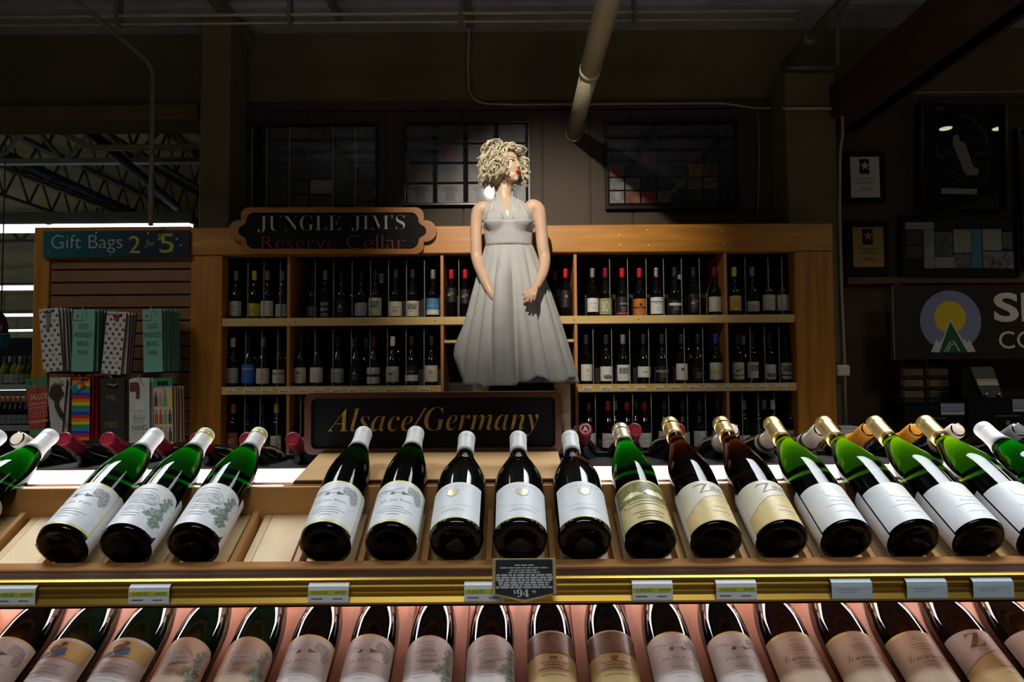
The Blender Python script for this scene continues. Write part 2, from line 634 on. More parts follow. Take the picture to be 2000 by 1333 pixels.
fl = mesh([(-40, -4, 0), (9, -4, 0), (9, 60, 0), (-40, 60, 0)], [(0, 1, 2, 3)])
struct(obj('floor', fl, M['floor']))
# back wall behind the shelving, brown panels below, olive paint above a trim line
xl = P(447, 400, WALL_Y).x
xr = 6.2
zt = P(1000, 208, WALL_Y).z
zc = P(1000, 60, WALL_Y).z
wall = struct(box('wall_back', xl - 0.20, xr, WALL_Y, WALL_Y + 0.15, 0, zt, M['wall']))
struct(box('wall_upper', xl - 0.20, xr, WALL_Y + 0.01, WALL_Y + 0.15, zt, zc, M['wallup']))
tr = struct(box('trim_1', xl - 0.20, xr, WALL_Y - 0.03, WALL_Y, zt - 0.03, zt + 0.03, M['wall'], bev=0.006))
# panel boards of the back wall
pbx = [P(x, 400, WALL_Y).x for x in (447, 600, 755, 905, 1060, 1153, 1235, 1400, 1535)]
for a, b in zip(pbx[:-1], pbx[1:]):
    box('wall_panel', a + 0.004, b - 0.004, WALL_Y - 0.012, WALL_Y, 0.6, zt - 0.035, M['wall'], wall, 0.003)
# header wall over the opening to the store at the left
zh = P(200, 212, WALL_Y).z
struct(box('wall_left', -8, xl - 0.20, WALL_Y + 0.01, WALL_Y + 0.2, zh, zc, M['wallup']))
struct(box('trim_2', -8, xl - 0.20, WALL_Y - 0.08, WALL_Y + 0.25, P(200, 240, WALL_Y).z, zh, M['column'], bev=0.01))
# roof deck and joists
ZC = zc
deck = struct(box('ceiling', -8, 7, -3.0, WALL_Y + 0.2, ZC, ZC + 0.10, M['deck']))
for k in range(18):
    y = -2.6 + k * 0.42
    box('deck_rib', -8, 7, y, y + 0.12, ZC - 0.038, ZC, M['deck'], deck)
# joist chords running from the camera towards the wall
def along_y(px, py, zc_, name, w, h, m, label, cat, y0=0.5, y1=None, group=None):
    """a member parallel to the depth axis that passes through pixel px, py at height zc_"""
    d = P(px, py, 1.0) - EYE
    Y = (zc_ - EYE.z) / d.z
    x = P(px, py, Y).x
    o = box(name, x - w / 2, x + w / 2, y0, y1 or WALL_Y, zc_ - h / 2, zc_ + h / 2, m, None, 0.004)
    return tag(o, label, cat, group)
ZJ = ZC - 0.08
along_y(425, 5, ZJ, 'roof_joist', 0.07, 0.06, M['steel'], 'olive steel roof joist just right of the left column', 'joist', group='roof joists')
along_y(665, 40, ZJ, 'roof_joist', 0.045, 0.05, M['steel'], 'olive steel roof joist above the grid poster', 'joist', y1=4.6, group='roof joists')
along_y(915, 20, ZJ, 'roof_joist', 0.05, 0.05, M['steel'], 'grey steel roof joist left of the ivory pipe', 'joist', y1=4.7, group='roof joists')
along_y(1425, 15, ZJ, 'roof_joist', 0.07, 0.05, M['steel'], 'short steel roof joist right of the ivory pipe', 'joist', y1=4.3, group='roof joists')
along_y(675, 60, ZJ - 0.05, 'roof_joist', 0.02, 0.03, M['steel'], 'thin steel rod hanger above the grid poster', 'joist', y0=3.6, y1=4.2, group='roof joists')
# long conduit across the top of the picture
a = P(0, 39, 4.0); b = P(2000, 24, 4.0)
zz = P(800, 33, 4.0).z
t = empty('ceiling_conduit', (0, 4.0, zz))
obj('pipe', tube_me([(-4.2, 0, 0.02), (1.72, 0, 0.02)], 0.009), M['conduit'], t, True)
obj('pipe', tube_me([(-4.2, 0.03, -0.016), (1.72, 0.03, -0.016)], 0.007), M['conduit'], t, True)
for x in (-2.35, -1.32, -0.29, 0.75):
    box('pipe_clip', x - 0.012, x + 0.012, -0.012, 0.045, -0.03, ZC - 0.03 - zz, M['steel'], t)
tag(t, 'pair of thin pale conduits running across the ceiling', 'conduit')
# ivory pipe running towards the wall over the figure
Yw = WALL_Y - 0.012
c1 = P(1120, 262, Yw)
t = empty('ivory_pipe', (c1.x, Yw, c1.z))
obj('pipe', tube_me([(0, -4.2, 0), (0, -1.05, 0)], 0.060, 20), M['ivory'], t, True)
obj('pipe', tube_me([(0, -1.06, 0), (0, -0.02, 0)], 0.054, 20), M['ivory'], t, True)
obj('coupling', tube_me([(0, -1.10, 0), (0, -1.03, 0)], 0.0625, 20), M['ivory'], t, True)
obj('wall_flange', lathe_me([(0.055, 0), (0.062, 0), (0.066, 0.006), (0.062, 0.014), (0.055, 0.016)], 28, False), M['capsilver'], t, True).rotation_euler = (R(90), 0, 0)
tag(t, 'thick ivory pipe running along the ceiling into the back wall', 'pipe')
# wavy cable on the wall
Yc = WALL_Y - 0.035
pts = [P(x, y, Yc) for x, y in ((917, -10), (916, 60), (914, 120), (915, 178), (928, 197), (950, 203), (1010, 205), (1100, 204), (1250, 203), (1410, 202), (1440, 206), (1470, 211), (1540, 213), (1622, 213))]
tag(obj('wall_cable', tube_me(bend(pts, 0.03, 4), 0.008, 8), M['conduit'], None, True), 'pale conduit curving down and along the back wall', 'conduit')
pts = [P(x, y, 4.62) for x, y in ((1528, 212), (1626, 212), (1645, 225), (1646, 262), (1641, 300), (1640, 420), (1643, 560), (1649, 700), (1652, 838))]
tag(obj('wall_cable', tube_me(bend(pts, 0.02, 4), 0.010, 8), M['conduit'], None, True), 'pale cable dropping along the right column to the floor', 'conduit')
pts = [P(x, y, 4.9) for x, y in ((1690, 184), (1800, 181), (2010, 178))]
tag(obj('wall_cable', tube_me(pts, 0.005, 6), M['conduit'], None, True), 'thin wire strung above the framed pictures', 'wire')
pts = [P(x, y, 4.9) for x, y in ((1480, 212), (1483, 300), (1480, 420))]
tag(obj('wall_cable', tube_me(pts, 0.004, 6), M['conduit'], None, True), 'thin vertical wire beside the postcard frame', 'wire')
# columns
def column(name, px0, px1, Y, z0, z1, dep, label):
    a, b = P(px0, 400, Y).x, P(px1, 400, Y).x
    return tag(box(name, a, b, Y, Y + dep, z0, z1, M['column'], None, 0.008), label, 'column')
column('column', 388, 447, 4.60, 0, ZC - 0.04, 0.30, 'tall olive column beside the left shelf post')
column('column', 1540, 1638, 4.64, 0, P(1590, 140, 4.64).z, 0.28, 'dark olive column behind the right shelf post')
# angled pipe and bracket on top of the right column
Yk = 4.60
q0, q1, q2 = P(1524, 132, Yk), P(1636, 132, Yk), P(1636, -30, Yk)
t = empty('pipe_bracket', q0)
obj('cross_bar', tube_me([q0 - q0, q1 - q0], 0.016, 8), M['steel'], t, True)
obj('hanger', tube_me([q1 - q0, q2 - q0], 0.016, 8), M['steel'], t, True)
d = P(1524, 132, 1) - EYE
obj('sprinkler_pipe', tube_me([(0.02, -0.02, 0), (0.02, -4.0, 0)], 0.032, 12), M['steel'], t, True)
obj('coupling', tube_me([(0.02, -0.45, 0), (0.02, -0.38, 0)], 0.038, 12), M['steel'], t, True)
tag(t, 'olive sprinkler pipe with square hanger over the right column', 'pipe')
# sloped red brown beams at the upper right
for (px, py, w, lab) in ((1770, 120, 0.34, 'broad red brown ceiling beam at the upper right'), (1905, 40, 0.10, 'narrow dark beam beside the broad red brown beam')):
    along_y(px, py, 3.18, 'ceiling_beam', w, 0.22, M['redbeam'], lab, 'beam', y0=0.8, y1=WALL_Y - 0.01)
# conduit that bends down in front of the gift bag panel
zq = P(180, 0, 3.2).z
q = P(299, 135, 4.15)
top = P(299, 128, 4.15)
tag(obj('drop_pipe', tube_me(bend([(top.x, 1.0, top.z), (top.x, 4.15, top.z), (top.x, 4.15, 2.25)], 0.10, 6), 0.014, 10), M['steel'], None, True),
    'dark pipe bending down from the ceiling behind the gift bag sign', 'pipe')

# ------------------------------------------------------------------ ceiling lamps
M['panelglow'] = mat('lamp_diffuser', (0.8, 0.8, 0.8), 0.4, emit=(0.93, 0.97, 1.0), estr=0.6, vary=0.02, scale=5)
M['bulbglow'] = mat('warm_bulb', (0.9, 0.85, 0.7), 0.4, emit=(1.0, 0.86, 0.62), estr=14.0, vary=0.02, scale=5)
for (x, y, z, sx, sy, p), lo, lab in zip(PANELS, PANEL_LIGHTS, ('short louvred ceiling panel over the left of the wine display', 'long louvred ceiling panel over the right of the wine display', 'long louvred ceiling panel behind the viewer in front of the wine display', 'small square ceiling panel in front of the gift bags', 'unseen square fill panel added to brighten the award plaques')):
    t = empty('ceiling_panel', (x, y, z))
    box('housing', -sx / 2 - 0.02, sx / 2 + 0.02, -sy / 2 - 0.02, sy / 2 + 0.02, 0.0, 0.07, M['steel'], t, 0.004)
    for s in (-1, 1):
        obj('hanger', tube_me([(s * sx * 0.4, 0, 0.07), (s * sx * 0.4, 0, ZC - 0.03 - z)], 0.003, 6), M['steel'], t, True)
    lo.parent = t
    lo.location = (0, 0, -0.012)
    if PANEL_LIGHTS.index(lo) < 2:
        UP_LIGHTS[PANEL_LIGHTS.index(lo)].parent = t
        UP_LIGHTS[PANEL_LIGHTS.index(lo)].location = (0, 0, 0.09)
    tag(t, lab, 'ceiling lamp')
def can_lamp(name, at, to, power, size, blend, col, label, rad, drop=0.0):
    t = empty(name, at)
    d = (to - at).normalized()
    q = d.to_track_quat('-Z', 'Y')
    can = obj('lamp_can', lathe_me([(0.045, 0.11), (0.062, 0.10), (0.064, -0.035), (0.060, -0.035), (0.056, 0.03), (0.02, 0.05)], 24, False), M['black'], t, True)
    can.rotation_euler = q.to_euler()
    obj('stem', tube_me([(0, 0, 0.06), (0, 0, ZC - 0.03 - at.z)], 0.010, 10), M['black'], t, True)
    gl = obj('bulb', lathe_me([(0.054, 0.0), (0.050, -0.006), (0.03, -0.012), (0.002, -0.014)], 24), M['bulbglow'], t, True)
    gl.rotation_euler = q.to_euler()
    gl.location = d * drop
    l = bpy.data.lights.new('spot_beam', 'SPOT')
    l.energy = power
    l.color = col
    l.spot_size = R(size)
    l.spot_blend = blend
    l.shadow_soft_size = rad
    o = bpy.data.objects.new('spot_beam', l)
    COL.objects.link(o)
    o.parent = t
    o.location = d * (0.03 + drop)
    o.rotation_euler = q.to_euler()
    return tag(t, label, 'spotlight')
can_lamp('spotlight', SPOT_AT, SPOT_TO, SPOT_POWER, 40, 1.0, (1.0, 0.90, 0.76), 'black can spotlight aimed at the mannequin', 0.03)

# ================================================================== the wine display in front
XA, XB = -1.36, 1.50
Y0, Z0 = 1.06, 1.0796          # centre of the base of an upper bottle
CL, SL = math.cos(R(LEAN)), math.sin(R(LEAN))
def slope(s, d):
    """point on the upper rack: s along the bottle, d above the line the bottles rest on"""
    return (Y0 + 0.0196 + CL * s - SL * d, Z0 - 0.037 + SL * s + CL * d)
disp = empty('wine_display', (0, 1.43, 0))
def D(me, name, m, bevel=None):
    o = obj(name, me, m, disp)
    o.location = (0, -1.43, 0)
    return o
def Dbox(name, x0, x1, y0, y1, z0, z1, m, bev=0.0):
    return D(box_me(x0, x1, y0, y1, z0, z1, bev), name, m)
# upper rack
p = [slope(-0.02, -0.016), slope(0.13, -0.016), slope(0.13, -0.024), slope(-0.02, -0.024)]
D(prism_me(p, XA, XB, 'X'), 'rack_floor', M['tan'])
Dbox('back_panel', XA, XB, 1.195, 1.207, 1.06, 1.1485, M['tan'])
Dbox('front_lip', XA, XB, 1.024, 1.060, 1.028, 1.059, M['lip'], 0.002)
M['edgewood'] = wood('dark_edge_board', (0.045, 0.02, 0.010), (0.028, 0.012, 0.007), 'X', 10, 0.4, False)
M['edgewood'].node_tree.nodes['Principled BSDF'].inputs['Specular IOR Level'].default_value = 0.08
Dbox('shelf_edge', XA, XB, 0.992, 1.024, 1.012, 1.0545, M['edgewood'], 0.001)
Dbox('shelf_underside', XA, XB, 1.024, 1.075, 1.012, 1.028, M['darkwood'])
g = [(0.992, 1.043), (0.986, 1.0435), (0.9825, 1.0415), (0.9825, 1.038), (0.985, 1.036), (0.985, 1.033), (0.983, 1.031), (0.983, 1.028), (0.9855, 1.0265), (0.9855, 1.0225), (0.983, 1.021),
     (0.983, 1.0165), (0.981, 1.013), (0.979, 1.0095), (0.981, 1.006), (0.992, 1.005)]
g = [(y, 1.018 + (z - 1.005) * 0.96) for y, z in g]
D(prism_me(g, XA, XB, 'X'), 'brass_moulding', M['brass'])
PITCH = 0.1005
slots = [(635 - 1000) / FPX * Y0 + PITCH * k for k in range(-7, 13)]
div = prism_me([slope(0.0, -0.02), slope(0.0, 0.008), slope(0.125, 0.010), slope(0.125, -0.02)], -0.0045, 0.0045, 'X')
crad = prism_me([slope(0.002, -0.016), slope(0.002, 0.0), slope(0.126, 0.0), slope(0.126, -0.016)], -0.024, 0.038, 'X')
crad2 = prism_me([slope(0.002, -0.016), slope(0.002, -0.0008), slope(0.126, -0.0008), slope(0.126, -0.016)], -0.006, 0.006, 'X')
for i, x in enumerate(slots):
    o = D(div, 'divider', M['tanY']); o.location.x = x - PITCH / 2
    o = D(crad, 'cradle_board', M['pine']); o.location.x = x
    o2 = D(crad2, 'cradle_rail', M['pine']); o2.location.x = x - 0.0315
# ridge with the light trough
Dbox('ridge_deck', XA, XB, 1.207, 1.655, 1.125, 1.138, M['black'])
Dbox('ridge_strip', XA, XB, 1.228, 1.254, 1.138, 1.1478, M['salmon'], 0.001)  # salmon colour stands in for the pink reflection along the ridge light
Dbox('ridge_strip', XA, XB, 1.432, 1.446, 1.138, 1.150, M['edgewood'], 0.002)
# rear rack, the mirror image of the front one
def mir(p): return [(2.86 - y, z - 0.035) for y, z in p]
D(prism_me(mir(p), XA, XB, 'X'), 'rack_floor', M['tan'])
Dbox('back_panel', XA, XB, 1.653, 1.665, 1.06, 1.1485, M['black'])
Dbox('rear_lip', XA, XB, 1.800, 1.862, 0.98, 1.02, M['lip'], 0.002)
# lower rack
Y1, Z1 = 1.052, 0.823
def low(s, d):
    return (Y1 + 0.0196 + CL * s - SL * d, Z1 - 0.037 + SL * s + CL * d)
pl = [low(-0.02, -0.012), low(0.30, -0.012), low(0.30, -0.022), low(-0.02, -0.022)]
D(prism_me(pl, XA, XB, 'X'), 'rack_floor', M['salmon'])
ldiv = prism_me([low(0.0, -0.02), low(0.0, 0.012), low(0.27, 0.020), low(0.27, -0.02)], -0.006, 0.006, 'X')
lx0 = (25 - 1000) / FPX * 1.141
LP = (2000 - 25) / 17 / FPX * 1.141
for k in range(-2, 20):
    o = D(ldiv, 'divider', M['salmon']); o.location.x = lx0 + LP * (k - 0.5)
Dbox('lower_back_panel', XA, XB, 1.372, 1.384, 0.70, 1.125, M['salmon'])
Dbox('lower_front_panel', XA, XB, 0.985, 1.005, 0.10, 0.775, M['darkwood'], 0.003)
Dbox('lower_lip', XA, XB, 0.985, 1.060, 0.755, 0.785, M['lip'], 0.002)
Dbox('base_plinth', XA, XB, 1.03, 1.83, 0.0, 0.10, M['black'])
for x in (XA - 0.03, XB):
    D(prism_me([(1.0, 0.0), (1.86, 0.0), (1.86, 1.02), (1.665, 1.15), (1.195, 1.15), (1.0, 1.055)], x, x + 0.03, 'X'), 'end_panel', M['darkwood'])
Dbox('rear_panel', XA, XB, 1.84, 1.86, 0.10, 1.0, M['darkwood'])
tag(disp, 'long two tier wooden wine rack with brass edge moulding', 'display rack')
# light strips that belong to the rack
M['ledtop'] = mat('ridge_light_diffuser', (0.9, 0.9, 0.9), 0.4, emit=(1.0, 0.93, 0.95), estr=2.4, vary=0.02, scale=5)
M['ledlow'] = mat('lower_light_diffuser', (0.9, 0.9, 0.9), 0.4, emit=(1.0, 0.89, 0.90), estr=34.0, vary=0.02, scale=5)
sx0, sx1 = P(583, 930, 1.30).x, P(1098, 930, 1.30).x
for a, b, lab in ((XA, sx0 - 0.004, 'glowing light strip on the rack ridge left of the sign'), (sx1 + 0.004, XB, 'glowing light strip on the rack ridge right of the sign')):
    t = empty('light_strip', ((a + b) / 2, 1.34, 1.138))
    w = (b - a) / 2
    box('channel', -w, w, -0.085, 0.088, 0.0, 0.004, M['capsilver'], t)
    box('diffuser', -w, w, -0.084, 0.086, 0.004, 0.010, M['ledtop'], t, 0.001)
    box('diffuser', -w, w, -0.131, -0.113, 0.0, 0.0095, M['ledtop'], t, 0.001)
    tag(t, lab, 'light strip', 'light strips of the wine rack')
t = empty('light_strip', (0, 1.355, 1.062))
box('channel', XA, XB, -0.022, 0.017, 0.004, 0.010, M['capsilver'], t)
for y in (-0.020, 0.009):
    box('diffuser', XA, XB, y, y + 0.006, -0.003, 0.004, M['ledlow'], t, 0.001)
tag(t, 'pink light strip under the ridge lighting the lower bottles', 'light strip', 'light strips of the wine rack')

# ------------------------------------------------------------------ label designs
INK = flat((0.14, 0.14, 0.15))
GREY = flat((0.50, 0.51, 0.52))
LGREY = flat((0.60, 0.61, 0.62))
GREEN = mat('foliage_print', (0.08, 0.18, 0.12), 0.6, col2=(0.45, 0.52, 0.48), scale=260)
ENGR = mat('engraving_print', (0.60, 0.60, 0.60), 0.6, col2=(0.25, 0.26, 0.27), scale=300)
VIG = mat('vignette_print', (0.74, 0.75, 0.75), 0.6, col2=(0.40, 0.41, 0.43), scale=120, stretch=(1, 1, 3))
GOLDI = flat((0.84, 0.74, 0.24), 0.4, 0.1)
GOLDS = flat((0.85, 0.74, 0.42), 0.35, 0.2)
BROWNI = flat((0.20, 0.13, 0.06))
OLIVE = mat('olive_scene_print', (0.28, 0.26, 0.08), 0.45, col2=(0.10, 0.10, 0.03), scale=140)
TAN2 = mat('tan_print', (0.62, 0.50, 0.22), 0.4, vary=0.06, scale=60)
YEL = mat('ochre_print', (0.72, 0.55, 0.25), 0.45, vary=0.08, scale=60)
LABW = mat('white_label_paper', (0.80, 0.81, 0.82), 0.45, vary=0.03, scale=80)
LABC = mat('cream_label_paper', (0.74, 0.68, 0.52), 0.45, vary=0.04, scale=80)
LABP = mat('parchment_label_paper', (0.70, 0.58, 0.42), 0.5, vary=0.04, scale=80)
def blob(cx, cy, rx, ry, seed, n=26, j=0.22):
    rd = random.Random(seed)
    pts = ([(cx + rx * (1 + rd.uniform(-j, j)) * math.cos(2 * math.pi * k / n), cy + ry * (1 + rd.uniform(-j, j)) * math.sin(2 * math.pi * k / n)) for k in range(n)])
    return pts + [(cx, cy)], [(k, (k + 1) % n, n) for k in range(n)]
def lines(cx, ys, ws, h=0.0012):
    out = []
    for y, w in zip(ys, ws):
        out.append(rect2(cx - w / 2, cx + w / 2, y, y + h, 6))
    return out

def art_house(e, r, prof, H):
    g = label_patch(e, r, 0.030, 0.136, R(80), GOLDI, 0.0003, arch=0.004, name='label_border')
    l = label_patch(e, r, 0.0335, 0.1322, R(76.5), LABW, 0.0006, arch=0.004)
    dark = [poly2([(-0.012, 0.098), (-0.004, 0.098), (-0.004, 0.106), (-0.008, 0.104)]), poly2([(0.008, 0.098), (0.017, 0.101), (0.021, 0.1025), (0.013, 0.104), (0.008, 0.107)])]
    dark += [text2('Joh. Jos. Prüm', 0, 0.083, w=0.052, h=0.0065, offset=-0.01)]
    ink(l, r, dark, INK, 0.0010)
    ink(l, r, [blob(0.030, 0.112, 0.013, 0.010, 3), blob(0.038, 0.100, 0.008, 0.012, 4), blob(0.024, 0.117, 0.008, 0.006, 5)], ENGR, 0.0010)
    ink(l, r, [line2([(-0.045 + 0.005 * k, 0.108 + 0.006 * math.sin(0.5 * k)) for k in range(12)], 0.0012), line2([(-0.045 + 0.005 * k, 0.112 + 0.004 * math.sin(0.6 * k + 1)) for k in range(12)], 0.0009), line2([(-0.03 + 0.005 * k, 0.103 + 0.002 * math.sin(k)) for k in range(4)], 0.001)] + lines(0, [0.066, 0.060, 0.054, 0.047], [0.03, 0.06, 0.044, 0.02], 0.0011), GREY, 0.0010)

def art_vign(e, r, prof, H, paper=None):
    l = label_patch(e, r, 0.030, 0.132, R(80), paper or LABW, 0.0005, arch=0.012, corner=0.01)
    ink(l, r, [line2([(0.024 * math.cos(R(a)) , 0.094 + 0.018 * math.sin(R(a))) for a in range(-20, 201, 20)], 0.0012), blob(0.002, 0.088, 0.022, 0.008, 11), blob(0.0, 0.100, 0.018, 0.006, 12)], VIG, 0.0009)
    ink(l, r, [blob(0.036, 0.092, 0.007, 0.016, 21, j=0.5), blob(0.034, 0.072, 0.010, 0.011, 22, j=0.5), blob(0.040, 0.108, 0.005, 0.008, 23, j=0.5), blob(0.022, 0.064, 0.008, 0.005, 24, j=0.5), blob(0.036, 0.052, 0.010, 0.010, 25, j=0.5)], GREEN, 0.0010)
    ink(l, r, [text2('Selbach', 0.0, 0.119, w=0.034, h=0.004, offset=-0.01)] + lines(-0.004, [0.074, 0.069, 0.064], [0.026, 0.034, 0.022], 0.0014), INK, 0.0011) if False else ink(l, r, lines(-0.004, [0.118, 0.074, 0.069, 0.064, 0.056, 0.050], [0.030, 0.026, 0.034, 0.022, 0.03, 0.024], 0.0013), GREY, 0.0011)

def art_vign_cream(e, r, prof, H):
    art_vign(e, r, prof, H, LABP)

def art_shield(e, r, prof, H):
    l = label_patch(e, r, 0.030, 0.122, R(68), LABW, 0.0005)
    ink(l, r, [rect2(-0.048, 0.048, 0.0302, 0.0322, 12)], GOLDI, 0.0009)
    ink(l, r, [poly2([(-0.0095, 0.104), (0.0095, 0.104), (0.0105, 0.098), (0.009, 0.090), (0.0, 0.083), (-0.009, 0.090), (-0.0105, 0.098)])], LGREY, 0.0008)
    ink(l, r, [poly2([(-0.0078, 0.1030), (0.0078, 0.1030), (0.0088, 0.097), (0.0075, 0.0905), (0.0, 0.085), (-0.0075, 0.0905), (-0.0088, 0.097)])], GOLDS, 0.0011)
    ink(l, r, [text2('D A I M E T', 0, 0.111, w=0.050, h=0.0035, offset=-0.015)] + [text2('TERRES BLANCHES', 0, 0.062, w=0.058, h=0.0034, offset=-0.015)] + lines(0, [0.053, 0.049], [0.034, 0.046], 0.0008), LGREY, 0.0010)

def art_olive(e, r, prof, H):
    l = label_patch(e, r, 0.028, 0.132, R(78), TAN2, 0.0005)
    ink(l, r, [rect2(-0.052, 0.052, 0.082, 0.126, 16)], OLIVE, 0.0008)
    ink(l, r, [rect2(-0.052, 0.052, 0.1275, 0.1285, 14), blob(-0.02, 0.096, 0.016, 0.006, 31), blob(0.018, 0.098, 0.018, 0.007, 32)], GOLDS, 0.0010)
    ink(l, r, lines(0, [0.076, 0.068, 0.050, 0.044, 0.038], [0.06, 0.07, 0.05, 0.03, 0.04], 0.0012) + [blob(-0.038, 0.074, 0.002, 0.002, 33)], BROWNI, 0.0010)

def art_z(e, r, prof, H, paper=None):
    l = label_patch(e, r, 0.026, 0.128, R(80), paper or LABC, 0.0005)
    hill = [(-0.054, 0.026), (0.054, 0.026), (0.054, 0.090), (0.035, 0.094), (0.022, 0.093), (0.008, 0.088), (-0.006, 0.084), (-0.02, 0.074), (-0.034, 0.064), (-0.054, 0.056)]
    top = hill[2:]
    top.reverse()
    vs_, fs = [], []
    for k in range(len(top)):
        vs_ += [(top[k][0], 0.0262), top[k]]
    fs = [(2 * k, 2 * k + 2, 2 * k + 3, 2 * k + 1) for k in range(len(top) - 1)]
    ink(l, r, [(vs_, fs)], YEL, 0.0008)
    ink(l, r, [line2(top, 0.0011), line2([(-0.016, 0.117), (0.0, 0.119), (0.004, 0.119)], 0.0018), line2([(-0.016, 0.117), (-0.018, 0.112)], 0.0012),
               poly2([(0.0005, 0.1195), (0.0055, 0.1195), (-0.0085, 0.098), (-0.0115, 0.096)]), line2([(-0.011, 0.097), (0.012, 0.1035), (0.034, 0.100)], 0.0010), text2('IND', 0.022, 0.110, w=0.026, h=0.009, offset=-0.006),
               text2('Z', 0.021, 0.095, h=0.003)] + lines(0.012, [0.060, 0.048], [0.020, 0.03], 0.001), flat((0.24, 0.24, 0.25)), 0.0010)

def art_plain(e, r, prof, H):
    l = label_patch(e, r, 0.026, 0.120, R(76), LABW, 0.0005)
    ink(l, r, [blob(0.002, 0.094, 0.020, 0.013, 41, 14, 0.12)], mat('cream_square_print', (0.84, 0.80, 0.70), 0.45, vary=0.03, scale=60) if 'sq' not in M else M['sq'], 0.0008)
    ink(l, r, [line2([(-0.014 + 0.003 * k, 0.072 + 0.0015 * math.sin(1.3 * k)) for k in range(11)], 0.0009)], LGREY, 0.0009)
    ink(l, r, lines(0, [0.062, 0.045], [0.05, 0.03], 0.0008), LGREY, 0.0009)

def art_picture(e, r, prof, H):
    l = label_patch(e, r, 0.030, 0.132, R(80), LABW, 0.0005)
    ink(l, r, [rect2(-0.046, 0.050, 0.094, 0.126, 14)], mat('yellow_scene_print', (0.70, 0.56, 0.10), 0.5, col2=(0.62, 0.52, 0.28), scale=70), 0.0008)
    ink(l, r, [blob(0.004, 0.104, 0.012, 0.009, 51), blob(-0.018, 0.100, 0.008, 0.006, 52)], flat((0.10, 0.22, 0.45)), 0.0010)
    ink(l, r, [blob(-0.006, 0.111, 0.008, 0.007, 53), blob(0.004, 0.119, 0.005, 0.004, 54)], flat((0.22, 0.09, 0.06)), 0.0012)
    ink(l, r, [line2([(-0.03 + 0.006 * k, 0.086 - 0.0012 * k + 0.001 * math.sin(k * 2)) for k in range(9)], 0.0014)] + lines(0, [0.078, 0.071, 0.064, 0.056, 0.049], [0.05, 0.04, 0.055, 0.04, 0.05], 0.0014), GREY, 0.0009)

def art_twotone(e, r, prof, H):
    l = label_patch(e, r, 0.028, 0.140, R(78), TAN2, 0.0005)
    ink(l, r, [rect2(-0.053, 0.053, 0.095, 0.139, 16)], mat('brown_scene_print', (0.20, 0.12, 0.06), 0.4, col2=(0.10, 0.06, 0.03), scale=80), 0.0008)
    ink(l, r, [rect2(-0.053, 0.053, 0.1365, 0.1385, 14)], LABC, 0.0010)
    ink(l, r, lines(0, [0.096, 0.076, 0.070, 0.064, 0.052], [0.05, 0.045, 0.03, 0.05, 0.04], 0.0015) + [rect2(-0.006, 0.006, 0.082, 0.088, 3)], BROWNI, 0.0010)

def art_script(e, r, prof, H):
    l = label_patch(e, r, 0.028, 0.134, R(80), LABP, 0.0005)
    ink(l, r, [rect2(-0.052, -0.012, 0.1285, 0.1335, 6), rect2(0.012, 0.052, 0.1285, 0.1335, 6)], GOLDI, 0.0008)
    ink(l, r, [text2(script('Lemmmann'), 0, 0.084, w=0.066, h=0.013, offset=-0.012), text2(script('Riesling'), 0.002, 0.116, w=0.026, h=0.006, offset=-0.012)] + lines(0, [0.106, 0.101, 0.096, 0.072, 0.066], [0.034, 0.03, 0.024, 0.03, 0.024], 0.0009), BROWNI, 0.0010)

def art_z_low(e, r, prof, H):
    l = label_patch(e, r, 0.026, 0.136, R(78), mat('grey_label_paper', (0.66, 0.60, 0.55), 0.5, vary=0.04, scale=60), 0.0005)
    top = [(-0.054, 0.070), (-0.03, 0.076), (-0.012, 0.084), (0.004, 0.090), (0.014, 0.094), (0.03, 0.094), (0.054, 0.090)]
    vs_ = []
    for q in top: vs_ += [(q[0], 0.0262), q]
    ink(l, r, [(vs_, [(2 * k, 2 * k + 2, 2 * k + 3, 2 * k + 1) for k in range(len(top) - 1)])], YEL, 0.0008)
    ink(l, r, [text2(serif('Z'), -0.008, 0.115, h=0.026, w=0.026), line2(top, 0.0012)] + lines(0.012, [0.062, 0.05], [0.02, 0.016], 0.001), BROWNI, 0.0010)

def art_gold_cap_mark(e, r, prof, H):
    pass

# ------------------------------------------------------------------ upper row of bottles
RED_MARK = flat((0.45, 0.10, 0.05))
def add_cap_mark(e, H, rr, m, z, kind='crest'):
    cap = [c for c in e.children if c.name.startswith('capsule')][0]
    if kind == 'crest':
        g = [ring2(0, z, 0.0055, 0.006, 0.0008), text2('Y', 0, z, h=0.007)]
    else:
        g = [text2(script('Hgl'), 0, z, w=0.016, h=0.007, offset=-0.01)]
    obj('crest', planar([fine(q) for q in g], wrap(rr, 0.0020)), m, cap)

